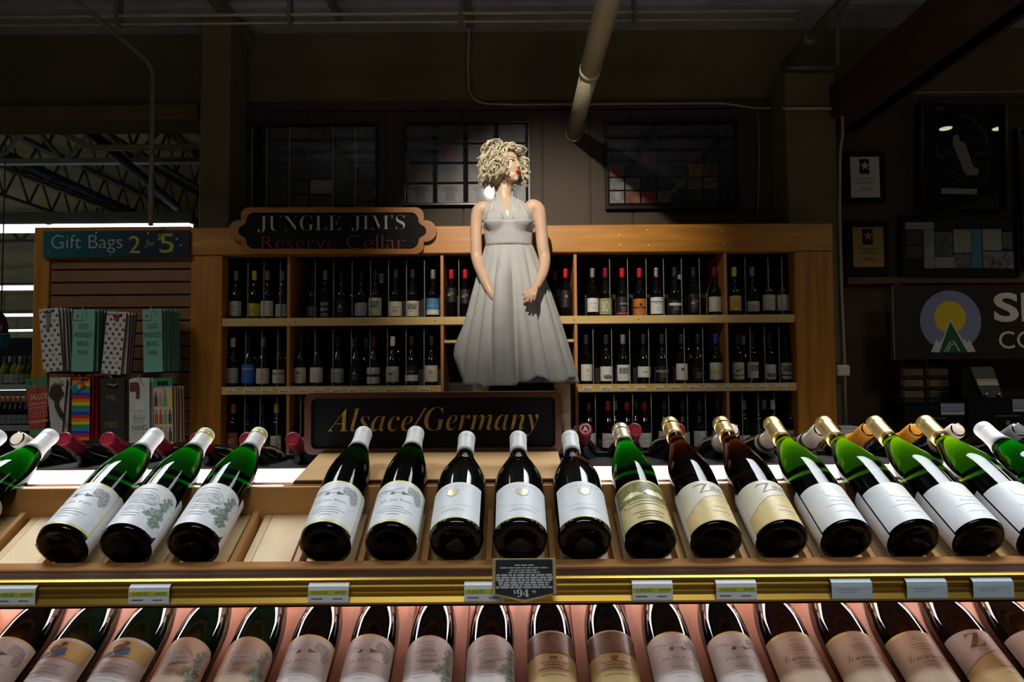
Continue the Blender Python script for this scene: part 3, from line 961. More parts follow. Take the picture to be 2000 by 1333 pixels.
GRP = 'bottles on the upper tier of the wine rack'
def proto(kind, name, *a, **k): return bottle(name, kind, *a, **k)
upper = [
    # base pixel, spec, twist, label text
    (-262, 'house', 0, 'green bottle cut by the left picture edge, upper tier'),
    (-133, 'house', 2, 'green bottle with white capsule second from the far left, label hidden'),
    (123, 'house', -4, 'green bottle with white label, leftmost whole bottle on the upper tier'),
    (249, 'vign', 6, 'green bottle with leafy green vignette label, left one of the pair, upper tier'),
    (378, 'vign', 6, 'green bottle with leafy green vignette label, right one, beside the empty slot'),
    (635, 'house', -3, 'green bottle with gold edged white label, just right of the empty slot, upper tier'),
    (763, 'house', 2, 'green bottle with gold edged white label, left neighbour of the black bottles'),
    (889, 'shield', -12, 'black bottle with gold shield label, leftmost of the three black ones'),
    (1013, 'shield', 6, 'black bottle with gold shield label, middle one above the black price sign'),
    (1138, 'shield', 6, 'black bottle with gold shield label, rightmost of the three black ones'),
    (1265, 'olive', 0, 'green bottle with olive and yellow label and pale gold capsule'),
    (1392, 'z', 0, 'brown bottle with a large letter Z label, left one of the pair'),
    (1520, 'z', 0, 'brown bottle with a large letter Z label, right one of the pair'),
    (1647, 'plain', 4, 'yellow green bottle with plain white label, first from the brown pair'),
    (1774, 'plain', 4, 'yellow green bottle with plain white label, second from the brown pair'),
    (1901, 'plain', 4, 'yellow green bottle with plain white label, third from the brown pair'),
    (2028, 'plain', 4, 'yellow green bottle with plain white label, fourth from the brown pair'),
    (2155, 'house', 0, 'green bottle with white capsule lying at the far right edge, upper tier'),
]
BAND = flat((0.80, 0.66, 0.15), 0.35, 0.4)
SPEC = {
    'house': lambda: bottle('wine_bottle', 'flute', M['glassgreen'], M['capwhite'], art_house, h=0.318, cap0=0.256),
    'vign': lambda: bottle('wine_bottle', 'flute', M['glassgreen'], M['capwhite'], art_vign, h=0.318, cap0=0.256, ring=(0.300, 0.010, BAND)),
    'shield': lambda: bottle('wine_bottle', 'burg', M['glassblack'], M['capwhite'], art_shield, cap0=0.238),
    'olive': lambda: bottle('wine_bottle', 'flute', M['glassgreen'], M['paleGold'], art_olive, h=0.325, cap0=0.272),
    'z': lambda: bottle('wine_bottle', 'flute', M['glassbrown'], M['gold'], art_z, h=0.345, cap0=0.290),
    'plain': lambda: bottle('wine_bottle', 'flute', M['glassyellow'], M['gold'], art_plain, h=0.343, cap0=0.278),
}
protos = {}
ZMAP[:] = [0.95, -0.017]
for px, sp, tw, lab in upper:
    if sp not in protos:
        e = protos[sp] = SPEC[sp]()
        if sp != 'shield':
            bl = label_patch(e, 0.0395, 0.022, 0.135, R(100), LABW, 0.0005, name='back_label')
            bl.rotation_euler = (0, 0, math.pi)
        if sp == 'z': add_cap_mark(e, 0.345, 0.0148, RED_MARK, 0.315 - ZMAP[1] + 0.05 * 0.285)
        if sp == 'plain': add_cap_mark(e, 0.343, 0.0148, BROWNI, 0.297 - ZMAP[1] + 0.05 * 0.267, 's')
    else:
        e = copy_tree(protos[sp])
    zoff = 0.0425 - 0.0395 if sp == 'shield' else 0
    lay(e, (px - 1000) / FPX * Y0, Y0 + random.uniform(-0.003, 0.003), Z0 + (0.0015 if sp == 'shield' else 0.0), tw)
    tag(e, lab, 'wine bottle', GRP)

# ------------------------------------------------------------------ lower row
ZMAP[:] = [0.95, -0.006]
LOW = ['house', 'picture', 'picture', 'vignc', 'vignc', 'house', 'house', 'vign', 'vign', 'two', 'two', 'house', 'house', 'script', 'script', 'script', 'zlow', 'zlow']
LSPEC = {
    'house': lambda: bottle('wine_bottle', 'flute', M['glassblack'], M['capwhite'], art_house, h=0.318),
    'picture': lambda: bottle('wine_bottle', 'flute', M['glassdg'], M['capwhite'], art_picture, h=0.318),
    'vignc': lambda: bottle('wine_bottle', 'flute', M['glassdg'], M['capwhite'], art_vign_cream, h=0.318),
    'vign': lambda: bottle('wine_bottle', 'flute', M['glassblack'], M['capwhite'], art_vign, h=0.318),
    'two': lambda: bottle('wine_bottle', 'flute', M['glassblack'], M['paleGold'], art_twotone, h=0.325),
    'script': lambda: bottle('wine_bottle', 'flute', M['glassdb'], M['gold'], art_script, h=0.325),
    'zlow': lambda: bottle('wine_bottle', 'flute', M['glassdb'], M['gold'], art_z_low, h=0.325),
}
M['glassdg'] = mat('dark_green_bottle_glass', (0.003, 0.014, 0.005), 0.06, vary=0.2, scale=8, coat=0.3)
M['glassdb'] = mat('dark_brown_bottle_glass', (0.014, 0.006, 0.004), 0.06, vary=0.2, scale=8, coat=0.3)
LDESC = {'house': 'dark bottle with gold edged house label', 'picture': 'dark bottle with yellow picture label', 'vignc': 'dark bottle with cream vignette label',
         'vign': 'dark bottle with white leafy vignette label', 'two': 'dark bottle with brown and tan label', 'script': 'brown bottle with parchment script label', 'zlow': 'brown bottle with grey letter Z label'}
lp = {}
cnt = {}
for k, sp in enumerate(LOW):
    if sp not in lp:
        e = lp[sp] = LSPEC[sp]()
    else:
        e = copy_tree(lp[sp])
    x = lx0 + LP * k
    lay(e, x, Y1, Z1, random.uniform(-3, 3))
    cnt[sp] = cnt.get(sp, 0) + 1
    tag(e, LDESC[sp] + ', ' + ORD[k] + ' on the lower tier', 'wine bottle', 'bottles on the lower tier of the wine rack')

ZMAP[:] = [1.0, 0.0]
# ------------------------------------------------------------------ rear row seen over the ridge, caps towards us
rear = [(38, 'champ', 'capcream', None), (130, 'burg', 'capred', None), (215, 'burg', 'capred', None), (305, 'burg', 'capred', None), (390, 'burg', 'capred', None), (487, 'burg', 'capred', None), (577, 'burg', 'capred', None),
        (1143, 'burg', 'capred', 1), (1240, 'burg', 'capred', None), (1325, 'burg', 'capred', None), (1430, 'champ', 'capcream', None), (1518, 'champ', 'capcream', 'b'), (1604, 'champ', 'capcream', 'b'), (1697, 'champ', 'caporange', None),
        (1790, 'champ', 'caporange', None), (1872, 'champ', 'capcream', 'b'), (1992, 'champ', 'capgrey', None)]
CN = {'capcream': 'cream', 'capred': 'dark red', 'caporange': 'orange', 'capgrey': 'silver'}
rp_ = {}
for k, (px, kd, cm, mk) in enumerate(rear):
    key = (kd, cm, mk)
    if key not in rp_:
        hh = 0.30
        e = bottle('wine_bottle', kd, M['glassblack'], M[cm], None, h=hh, cap0=hh - (0.085 if kd == 'champ' else 0.062), capstyle='champ' if kd == 'champ' else 'std', ring=(hh - 0.075, 0.011, M['capblack']) if mk == 'b' else None)
        cap = [c for c in e.children if c.name.startswith('capsule')][0]
        zt_ = hh + 0.0022
        g = [ring2(0, 0, 0.0115, 0.0115, 0.0012)]
        if mk == 1:
            g.append(text2('A', 0, 0, h=0.012))
            obj('crest', planar(g, lambda u, v: (u, v, zt_)), LABC, cap)
        else:
            obj('cap_rim', planar(g, lambda u, v: (u, v, zt_ - 0.0008)), M[cm], cap)
        rp_[key] = e
    else:
        e = copy_tree(rp_[key])
    tip = P(px - (6 if px < 600 else 0), 857 if px < 600 else 839, 1.495 if px < 600 else 1.53)
    lay(e, tip.x, tip.y + CL * 0.30, tip.z - SL * 0.30, 0, True)
    side = 'left of the sign' if px < 600 else 'right of the sign'
    idx = [r_[0] for r_ in rear if (r_[0] < 600) == (px < 600)].index(px)
    tag(e, 'far side dark bottle with ' + CN[cm] + ' capsule facing us, ' + ORD[idx] + ' ' + side, 'wine bottle', 'bottles on the far side of the wine rack')

# ------------------------------------------------------------------ the carved sign on the ridge
Ys = 1.42
M['signwood'] = wood('brown_sign_frame', (0.085, 0.028, 0.008), (0.055, 0.018, 0.006), 'X', 12, 0.35, False)
M['maple'] = wood('maple_board', (0.68, 0.42, 0.20), (0.58, 0.34, 0.15), 'X', 8, 0.4, False)
M['signblack'] = mat('sign_black', (0.004, 0.004, 0.005), 0.6, spec=0.15, vary=0.2, scale=20)
M['signgold'] = mat('sign_gold_paint', (0.34, 0.19, 0.035), 0.45, vary=0.25, scale=90)
def rrect(x0, x1, z0, z1, r, n=6):
    pts = []
    for cx, cz, a0 in ((x1 - r, z1 - r, 0), (x0 + r, z1 - r, 90), (x0 + r, z0 + r, 180), (x1 - r, z0 + r, 270)):
        for k in range(n + 1):
            a = R(a0 + 90 * k / n)
            pts.append((cx + r * math.cos(a), cz + r * math.sin(a)))
    return pts
def frame_me(outer, inner, y0, y1):
    """closed frame between two matching outlines, from y0 (front) to y1 (back)"""
    n = len(outer)
    vs_ = [(x, y0, z) for x, z in outer] + [(x, y0, z) for x, z in inner] + [(x, y1, z) for x, z in outer] + [(x, y1, z) for x, z in inner]
    fs = []
    for i in range(n):
        j = (i + 1) % n
        fs += [(i, n + i, n + j, j), (2 * n + i, 2 * n + j, 3 * n + j, 3 * n + i), (i, j, 2 * n + j, 2 * n + i), (n + i, 3 * n + i, 3 * n + j, n + j)]
    return mesh(vs_, fs)
a, b = P(597, 825, Ys), P(1097, 825, Ys)
zt_, zb_ = P(847, 766, Ys).z, P(847, 886, Ys).z
cx = (a.x + b.x) / 2
t = empty('shelf_sign', (cx, Ys, 1.150))
hw = (b.x - a.x) / 2
zt_ -= 1.150; zb_ -= 1.150
obj('frame', frame_me(rrect(-hw, hw, zb_, zt_, 0.016), rrect(-hw + 0.014, hw - 0.014, zb_ + 0.012, zt_ - 0.012, 0.010), -0.010, 0.012), M['signwood'], t)
obj('panel', prism_me(rrect(-hw + 0.012, hw - 0.012, zb_ + 0.010, zt_ - 0.010, 0.010), -0.003, 0.008, 'Y'), M['signblack'], t)
zm = (zt_ + zb_) / 2 + 0.007
s1 = text2(boldital('Alsace'), -0.131, zm, w=0.177, h=0.048, offset=-0.012)
s2 = text2(boldital('Germany'), 0.099, zm - 0.006, w=0.236, h=0.062, offset=-0.012)
s3 = line2([(-0.047, zm - 0.026), (-0.016, zm + 0.024)], 0.0035)
obj('lettering', planar([s1, s2, s3], lambda u, v: (u, -0.0045, v)), M['signgold'], t)
bx0, bx1 = P(583, 930, 1.26).x - cx, P(1100, 930, 1.26).x - cx
obj('easel_base', prism_me([(1.238 - Ys, 0.0), (1.238 - Ys, 0.004), (1.395 - Ys, zb_ + 0.004), (1.435 - Ys, zb_ + 0.004), (1.435 - Ys, 0.0)], bx0, bx1, 'X'), M['maple'], t)
box('base_shoe', bx0, bx1, 1.230 - Ys, 1.242 - Ys, -0.003, 0.003, M['signwood'], t)
tag(t, 'black and brown framed sign with gold italic lettering on the rack ridge', 'sign')

# ------------------------------------------------------------------ price tags on the brass moulding
M['tagpaper'] = mat('tag_paper', (0.72, 0.74, 0.74), 0.5, vary=0.04, scale=60)
M['tagblue'] = mat('pale_blue_tag_paper', (0.50, 0.60, 0.66), 0.5, vary=0.04, scale=60)
M['tagyellow'] = flat((0.55, 0.62, 0.02), 0.5)
tags = [(28, 1), (290, 1), (641, 1), (946, 1), (1275, 1), (1439, 1), (1665, 0), (1812, 0), (1942, 0)]
ptag = {}
for i, (px, ye) in enumerate(tags):
    if ye not in ptag:
        e = empty('price_tag')
        w = 0.0285
        vs_ = []
        prof = [(-0.002, 0.031), (-0.007, 0.0275), (-0.0085, 0.0225), (-0.0085, 0.006), (-0.0075, 0.004)]
        me = prism_me(prof + [(y + 0.0012, z) for y, z in reversed(prof)], -w, w, 'X')
        cd = obj('card', me, M['tagpaper'] if ye else M['tagblue'], e)
        if ye:
            obj('price_band', planar([rect2(-w + 0.001, w - 0.001, 0.0165, 0.0225)], lambda u, v: (u, -0.0090, v)), M['tagyellow'], cd)
            obj('print', planar([text2('4 000 00', -0.012, 0.0195, w=0.022, h=0.004), text2('$44.99', 0.017, 0.0195, w=0.015, h=0.004), rect2(-0.024, -0.008, 0.0105, 0.0118), rect2(0.006, 0.02, 0.0105, 0.0115)], lambda u, v: (u, -0.0093, v)), INK, cd)
        else:
            obj('print', planar([rect2(-0.02, 0.012, 0.0185, 0.0195), rect2(-0.02, 0.004, 0.015, 0.0158)], lambda u, v: (u, -0.0090, v)), GREY, cd)
        ptag[ye] = e
    else:
        e = copy_tree(ptag[ye])
    q = P(px, 1160, 0.975)
    e.location = (q.x, 0.984, 1.0185)
    near = ['at the left picture edge', 'below the two leafy label bottles', 'below the first gold edged label bottle', 'half behind the black price sign', 'below the olive label bottle', 'below the brown bottles',
            'first of the three pale blue ones', 'second of the three pale blue ones', 'third of the three pale blue ones'][i]
    tag(e, ('white shelf price tag with yellow band ' if ye else 'pale blue shelf price tag ') + near, 'price tag', 'price tags on the brass moulding')
# black pentagon price sign
q0, q1 = P(962, 1092, 0.968), P(1085, 1092, 0.968)
zt_ = P(1020, 1092, 0.968).z; zs = P(1020, 1160, 0.968).z; zb_ = P(1020, 1178, 0.968).z
cx = (q0.x + q1.x) / 2; hw = (q1.x - q0.x) / 2
t = empty('price_sign', (cx, 0.968, zb_))
def pent(i): return [(-hw + i, zt_ - zb_ - i * 0.3), (-hw - 0.001 + i, zs - zb_ + i * 0.2), (0, i * 1.2), (hw + 0.001 - i, zs - zb_ + i * 0.2), (hw - i, zt_ - zb_ - i * 0.3)]
obj('gold_card', prism_me(pent(0), 0.0, 0.0015, 'Y'), flat((0.55, 0.42, 0.20), 0.5), t)
pn = obj('black_card', prism_me(pent(0.0045), -0.001, 0.0, 'Y'), mat('charcoal_card', (0.035, 0.037, 0.045), 0.4, vary=0.1, scale=30), t)
H_ = zt_ - zb_
g = []
rd = random.Random(5)
for k, (z, w) in enumerate(((0.86, 0.30), (0.80, 0.76), (0.745, 0.44), (0.695, 0.50))):
    x = -w * hw
    while x < w * hw:
        l = rd.uniform(0.004, 0.010); g.append(rect2(x, min(x + l, w * hw), H_ * z - 0.0009, H_ * z + 0.0009)); x += l + 0.0014
for k, (z, w) in enumerate(((0.635, 0.88), (0.575, 0.90), (0.52, 0.88), (0.465, 0.82), (0.41, 0.80), (0.355, 0.90))):
    x = -w * hw
    while x < w * hw:
        l = rd.uniform(0.004, 0.012); g.append(rect2(x, min(x + l, w * hw), H_ * z - 0.0013, H_ * z + 0.0013)); x += l + 0.0014
obj('small_print', planar(g, lambda u, v: (u, -0.0013, v)), LGREY, pn)
obj('price', planar([text2(serif('94'), -0.002, H_ * 0.225, h=0.0105, w=0.017), text2('$', -0.0135, H_ * 0.245, h=0.006), text2('99', 0.0135, H_ * 0.25, h=0.0042)], lambda u, v: (u, -0.0013, v)), LABW, pn)
box('clip', -0.012, 0.012, 0.0015, 0.012, H_ * 0.5, H_ * 0.5 + 0.006, M['capsilver'], t)
tag(t, 'black pentagon price sign with gold edge hanging below the black bottles', 'price sign')
# ================================================================== the mannequin
YM = 3.955
ROOT = P(1003, 872, YM)
mq = empty('mannequin', ROOT)
tag(mq, 'female mannequin in a pale halter dress with curly blond wig', 'mannequin')
M['skin'] = mat('mannequin_skin', (0.58, 0.39, 0.275), 0.38, vary=0.05, scale=12)
M['dress'] = mat('pale_dress_cloth', (0.41, 0.41, 0.41), 0.8, vary=0.05, scale=14, bump=0.15, sheen=0.15)
M['hair'] = mat('blond_wig_fibre', (0.82, 0.74, 0.57), 0.24, col2=(0.55, 0.47, 0.32), scale=55, spec=0.8)
M['lip'+'stick'] = mat('red_lipstick', (0.55, 0.004, 0.008), 0.2, vary=0.05, scale=40)
M['eyewhite'] = mat('eye_white', (0.65, 0.60, 0.55), 0.2, vary=0.03, scale=40)
M['eyedark'] = mat('dark_eye_paint', (0.02, 0.013, 0.010), 0.25, vary=0.1, scale=40)
def L(px, py, dy=0.0):
    return P(px, py, YM + dy) - ROOT
def ellipsoid(c, r, mtx=None, seg=20):
    bm = bmesh.new()
    bmesh.ops.create_uvsphere(bm, u_segments=seg, v_segments=seg // 2 + 2, radius=1.0)
    v = []
    for q in bm.verts:
        p = Vector((c[0] + q.co.x * r[0], c[1] + q.co.y * r[1], c[2] + q.co.z * r[2]))
        v.append(mtx @ p if mtx else p)
    bm.verts.index_update()
    f = [tuple(x.index for x in q.verts) for q in bm.faces]
    bm.free()
    return v, f
def chain(pts, seg=16):
    """tapered limb through (point, radius), round ended"""
    n = len(pts)
    ps, rs = [], []
    for i in range(n - 1):
        p0, p1, p2, p3 = pts[max(0, i - 1)], pts[i], pts[i + 1], pts[min(n - 1, i + 2)]
        for k in range(4):
            t = k / 4
            w = (0.5 * (-t + 2 * t * t - t ** 3), 0.5 * (2 - 5 * t * t + 3 * t ** 3), 0.5 * (t + 4 * t * t - 3 * t ** 3), 0.5 * (-t * t + t ** 3))
            ps.append(p0[0] * w[0] + p1[0] * w[1] + p2[0] * w[2] + p3[0] * w[3])
            rs.append(p0[1] * w[0] + p1[1] * w[1] + p2[1] * w[2] + p3[1] * w[3])
    ps.append(pts[-1][0]); rs.append(pts[-1][1])
    d0 = (ps[0] - ps[1]).normalized(); d1 = (ps[-1] - ps[-2]).normalized()
    ps = [ps[0] + d0 * rs[0] * 0.85, ps[0] + d0 * rs[0] * 0.5] + ps + [ps[-1] + d1 * rs[-1] * 0.5, ps[-1] + d1 * rs[-1] * 0.85]
    rs = [rs[0] * 0.5, rs[0] * 0.86] + rs + [rs[-1] * 0.86, rs[-1] * 0.5]
    me = tube_me(ps, 0, seg, True, rs)
    out = ([v.co.copy() for v in me.vertices], [tuple(p.vertices) for p in me.polygons])
    bpy.data.meshes.remove(me)
    return out
def loft(rings, seg=32):
    """stack of elliptic rings: (centre, rx, ry)"""
    v, f = [], []
    for c, rx, ry in rings:
        for k in range(seg):
            a = 2 * math.pi * k / seg
            v.append(Vector((c.x + rx * math.cos(a), c.y + ry * math.sin(a), c.z)))
    for i in range(len(rings) - 1):
        for k in range(seg):
            k2 = (k + 1) % seg
            f.append((i * seg + k, (i + 1) * seg + k, (i + 1) * seg + k2, i * seg + k2))
    f.append(tuple(range(seg)))
    f.append(tuple(reversed([(len(rings) - 1) * seg + k for k in range(seg)])))
    return v, f
TOR = [(372, 984, .044, .047, .012), (384, 985, .046, .050, .012), (391, 987, .058, .054, .012), (396, 989, .088, .062, .012), (401, 991, .120, .070, .010), (408, 993, .146, .080, .005), (418, 993, .150, .092, 0), (430, 993, .145, .096, 0),
       (442, 993, .140, .094, 0), (460, 993, .130, .088, 0), (482, 994, .122, .084, 0), (510, 996, .150, .098, 0), (545, 998, .174, .115, 0.01), (575, 999, .168, .112, 0.01), (605, 1000, .14, .10, 0.01)]
torso = [loft([(L(cx, py, dy), rx, ry) for py, cx, rx, ry, dy in TOR]),
         ellipsoid(L(968, 431, -0.072), (.056, .050, .058)), ellipsoid(L(1018, 430, -0.072), (.056, .050, .058))]
arms = [chain([(L(946, 408, 0), .048), (L(935, 414, 0), .043), (L(930, 440, 0), .035), (L(930, 480, 0), .034), (L(932, 508, -.01), .033), (L(944, 540, -.09), .030), (L(958, 570, -.135), .025), (L(968, 586, -.135), .022)]),
        chain([(L(1040, 405, 0), .048), (L(1051, 411, 0), .044), (L(1056, 440, 0), .037), (L(1060, 480, 0), .036), (L(1064, 508, -.01), .034), (L(1060, 535, -.10), .029), (L(1049, 559, -.20), .021)])]
# the hand in front of the skirt
palm0, palm1 = L(1049, 559, -.20), L(1038, 569, -.236)
across = Vector((0.80, -0.12, 0.22)).normalized()
hand = [chain([(palm0, .019), ((palm0 + palm1) / 2 + across * 0.010, .0145), (palm1 + across * 0.024, .0105)]), chain([(palm0, .018), ((palm0 + palm1) / 2 - across * 0.010, .0135), (palm1 - across * 0.024, .0100)]),
        chain([(palm0, .018), (palm1, .0115)])]
nails = []
tips = [(1025.5, 584, -.248, -.0300), (1031, 589, -.252, -.0100), (1037.5, 590, -.252, .0105), (1044, 586, -.248, .0300)]
for px, py, dy, off in tips:
    b0 = palm1 + across * off
    tip = L(px, py, dy)
    mid = (b0 + tip) / 2 + Vector((0, -0.010, 0.004))
    hand.append(chain([(b0, .0082), (mid, .0076), (tip, .0064)], 10))
    nails.append((tip, (tip - mid).normalized()))
hand.append(chain([(palm0 - across * 0.014 + Vector((0, 0.0, -0.008)), .0105), (L(1029, 566, -.232), .0085), (L(1021, 574, -.240), .0070)], 10))
# the other hand is pressed into the skirt fold
hand += [chain([(L(967, 585, -.135), .021), (L(974, 596, -.14), .019)])] + [chain([(L(971 + 3.4 * k, 597 - k, -.14), .0085), (L(975 + 5 * k, 608 - k, -.145), .0070)], 10) for k in range(4)] + [chain([(L(973, 588, -.14), .010), (L(983, 592, -.145), .008)], 10)]
legs = [chain([(L(968, 565, .01), .085), (L(956, 620, .01), .074), (L(945, 690, .01), .056), (L(940, 740, .02), .052), (L(938, 790, .03), .040), (L(938, 836, .03), .026), (L(938, 848, .02), .028)]),
        chain([(L(1030, 565, .01), .085), (L(1052, 620, .01), .074), (L(1082, 690, .01), .055), (L(1095, 740, .02), .049), (L(1102, 785, .03), .038), (L(1107, 834, .03), .025), (L(1109, 846, .02), .027)]),
        chain([(L(938, 846, .02), .027), (L(937, 857, -.05), .024), (L(936, 866, -.11), .020), (L(936, 868, -.15), .014)]),
        chain([(L(1109, 844, .02), .027), (L(1112, 856, -.05), .024), (L(1114, 865, -.11), .020), (L(1115, 867, -.15), .014)]),
        ellipsoid(L(938, 848, .055), (.024, .026, .026)), ellipsoid(L(1109, 846, .055), (.024, .026, .026))]
# head, face towards local -Y, then turned to the right of the picture
HC = L(990, 327, 0.012)
HM = Matrix.Translation(HC) @ Matrix.Rotation(R(50), 4, 'Z') @ Matrix.Rotation(R(-6), 4, 'X')
head = [ellipsoid((0, .014, .030), (.071, .088, .080), HM, 28), ellipsoid((0, -.016, -.010), (.0590, .067, .084), HM, 28), ellipsoid((0, -.030, -.062), (.043, .046, .038), HM), ellipsoid((0, -.060, -.088), (.017, .016, .014), HM),
        ellipsoid((.027, -.042, -.024), (.026, .026, .030), HM), ellipsoid((-.027, -.042, -.024), (.026, .026, .030), HM), ellipsoid((0, -.066, -.050), (.022, .014, .018), HM)]
def hp(x, y, z): return HM @ Vector((x, y, z))
head += [chain([(hp(0, -.076, .022), .0060), (hp(0, -.085, .000), .0066), (hp(0, -.0945, -.018), .0080)], 12), chain([(hp(-.0085, -.083, -.0225), .0052), (hp(.0085, -.083, -.0225), .0052)], 10)]
head += [chain([(L(985, 392, .012), .046), (L(986, 365, .014), .042), (L(988, 340, .014), .042)])]
def remeshed(parts, voxel, smooth=4):
    me = join_me(parts)
    o = bpy.data.objects.new('tmp', me)
    COL.objects.link(o)
    md = o.modifiers.new('r', 'REMESH')
    md.mode = 'VOXEL'
    md.voxel_size = voxel
    sm_ = o.modifiers.new('s', 'SMOOTH')
    sm_.factor = 0.5
    sm_.iterations = smooth
    dg = bpy.context.evaluated_depsgraph_get()
    dg.update()
    out = bpy.data.meshes.new_from_object(o.evaluated_get(dg))
    bpy.data.objects.remove(o)
    return out
body_me = remeshed(torso + arms + hand + legs + head, 0.0036, 3)
tor_me = remeshed(torso, 0.006, 8)
body_me.materials.clear()
obj('body', body_me, M['skin'], mq, True)
for tip, d in nails:
    q = d.to_track_quat('Y', 'Z').to_matrix().to_4x4()
    v, f = ellipsoid((0, 0.002, 0.003), (.0058, .0085, .0045), Matrix.Translation(tip) @ q, 12)
    obj('nail', mesh(v, f), M['lipstick'], mq, True)
# face details, laid onto the surface of the face
fb = BVHTree.FromPolygons([v.co.copy() for v in body_me.vertices], [tuple(p.vertices) for p in body_me.polygons])
HR = HM.to_3x3()
def face(x, z, off=0.0):
    h = fb.ray_cast(HM @ Vector((x, -0.2, z)), HR @ Vector((0, 1, 0)))
    p = h[0] if h[0] is not None else hp(x, -.07, z)
    return p + HR @ Vector((0, -off, 0))
def patch(name, pts, m, parent, off):
    """thin painted shape that follows the face: pts is an outline in face x, z"""
    n = len(pts)
    cx = sum(p[0] for p in pts) / n; cz = sum(p[1] for p in pts) / n
    v, f = [], []
    for k in range(5):
        q = k / 4
        for (x, z) in pts:
            v.append(face(cx + (x - cx) * q, cz + (z - cz) * q, off + (0.0012 * (1 - q * q))))
    for k in range(4):
        for i in range(n):
            i2 = (i + 1) % n
            f.append((k * n + i, k * n + i2, (k + 1) * n + i2, (k + 1) * n + i))
    return obj(name, mesh(v, f), m, parent, True)
SHADE = mat('eye_shadow_paint', (0.30, 0.17, 0.11), 0.4, vary=0.1, scale=40)
for s in (-1, 1):
    almond = [(s * (.029 + .0145 * math.cos(R(a))), .010 + (.0062 if a < 180 else .0042) * math.sin(R(a)) + .0022 * math.cos(R(a))) for a in range(0, 360, 20)]
    big = [(s * .029 + (x - s * .029) * 1.18, .0115 + (z - .010) * 1.55) for x, z in almond]
    sh = patch('eye_shadow', big, SHADE, mq, .0002)
    ey = patch('eye', almond, M['eyewhite'], mq, .0008)
    patch('iris', [(s * .029 + .0015 + .0056 * math.cos(R(a)), .0105 + .0056 * math.sin(R(a))) for a in range(0, 360, 30)], M['eyedark'], ey, .0016)
    up = [(s * (.0145 + .0036 * t), .0105 + .0060 * math.sin(math.pi * t / 8.6) + .0008 * t) for t in range(9)] + [(s * .0485, .0205)]
    obj('eyelash', tube_me([face(x, z, .0018) for x, z in up], 0, 6, True, [.0008, .0013, .0016, .0018, .002, .002, .002, .0018, .0014, .0006]), M['eyedark'], ey, True)
    br = [(s * (.0125 + .0050 * t), .0265 + .0042 * t - .00048 * t * t) for t in range(8)]
    obj('eyebrow', tube_me([face(x, z, .0006) for x, z in br], 0, 6, True, [.0018, .0020, .0020, .0018, .0016, .0014, .0010, .0006]), M['eyedark'], mq, True)
ul = [(-.0185, -.0515), (-.012, -.0465), (-.005, -.0432), (0, -.0450), (.005, -.0432), (.012, -.0465), (.0185, -.0515), (.010, -.0522), (0, -.0528), (-.010, -.0522)]
ll = [(-.0175, -.0523), (-.009, -.0530), (0, -.0535), (.009, -.0530), (.0175, -.0523), (.012, -.0590), (.006, -.0622), (0, -.0630), (-.006, -.0622), (-.012, -.0590)]
lips = patch('lips', ul, M['lipstick'], mq, .0018)
patch('lower_lip', ll, M['lipstick'], lips, .0024)
# ------------------------------------------------------------------ wig: a cap under many fine curled strands
rd = random.Random(11)
wig_parts = []
cap_me = remeshed([ellipsoid((0, .026, .034), (.080, .088, .082), HM, 28), ellipsoid((0, .046, -.035), (.094, .066, .080), HM, 24), ellipsoid((.068, .024, -.01), (.028, .048, .074), HM, 20), ellipsoid((-.070, .018, -.01), (.030, .052, .078), HM, 20)], 0.006, 6)
cap_me.materials.clear()
def lock(az, el, length, curl, turns, rad, out_, strands=6, spread=.0042, n=16, close=1.0, fall=0.20):
    """one curl of several fine strands rooted on the scalp at azimuth az (0 = face) and elevation el"""
    d = Vector((math.sin(az) * math.cos(el), -math.cos(az) * math.cos(el), math.sin(el)))
    root = Vector((d.x * .076, .020 + d.y * .088, .034 + d.z * .080))
    side = Vector((d.x, d.y, 0))
    side = side.normalized() if side.length > 0.1 else Vector((rd.uniform(-1, 1), rd.uniform(-.3, 1), 0)).normalized()
    tang = Vector((-side.y, side.x, 0))
    ph = rd.uniform(0, 6.28)
    dirn = rd.choice((-1, 1))
    path = []
    p = root.copy()
    vel = d * 0.7 + side * out_ + Vector((0, 0, 0.25 + (1.5 if el > 0.8 else 0.75 if el > 0.3 else 0.15)))
    down = Vector((0, 0, -1))
    step = length / n
    for k in range(n):
        t = k / (n - 1)
        vel = (vel + down * fall + side * 0.035 + tang * 0.10 * math.sin(ph + 5 * t)).normalized()
        p = p + vel * step
        q = Vector((p.x / (.086 * close), (p.y - .020) / (.100 * close), (p.z - .02) / .107))
        if q.length < 1:
            q = q.normalized()
            p = Vector((q.x * .086 * close, q.y * .100 * close + .020, q.z * .107 + .02))
        c = curl * min(1, 0.15 + 1.1 * t)
        a = ph + dirn * turns * 6.28 * t
        path.append(p + side * c * math.cos(a) + (tang * 0.8 + Vector((0, 0, .6))) * c * math.sin(a))
    for m_ in range(strands):
        o1 = Vector((rd.uniform(-1, 1), rd.uniform(-1, 1), rd.uniform(-1, 1))) * spread
        o2 = Vector((rd.uniform(-1, 1), rd.uniform(-1, 1), rd.uniform(-1, 1))) * spread * 1.3
        pts, rs = [], []
        for k in range(n):
            t = k / (n - 1)
            pts.append(HM @ (path[k] + o1 * (1 - t) + o2 * t))
            rs.append(rad * (0.8 + 0.4 * math.sin(3.14 * t)) * (1 if t < .85 else 0.6))
        me = tube_me(pts, 0, 4, False, rs)
        wig_parts.append(([v.co.copy() for v in me.vertices], [tuple(x.vertices) for x in me.polygons]))
        bpy.data.meshes.remove(me)
k = 0
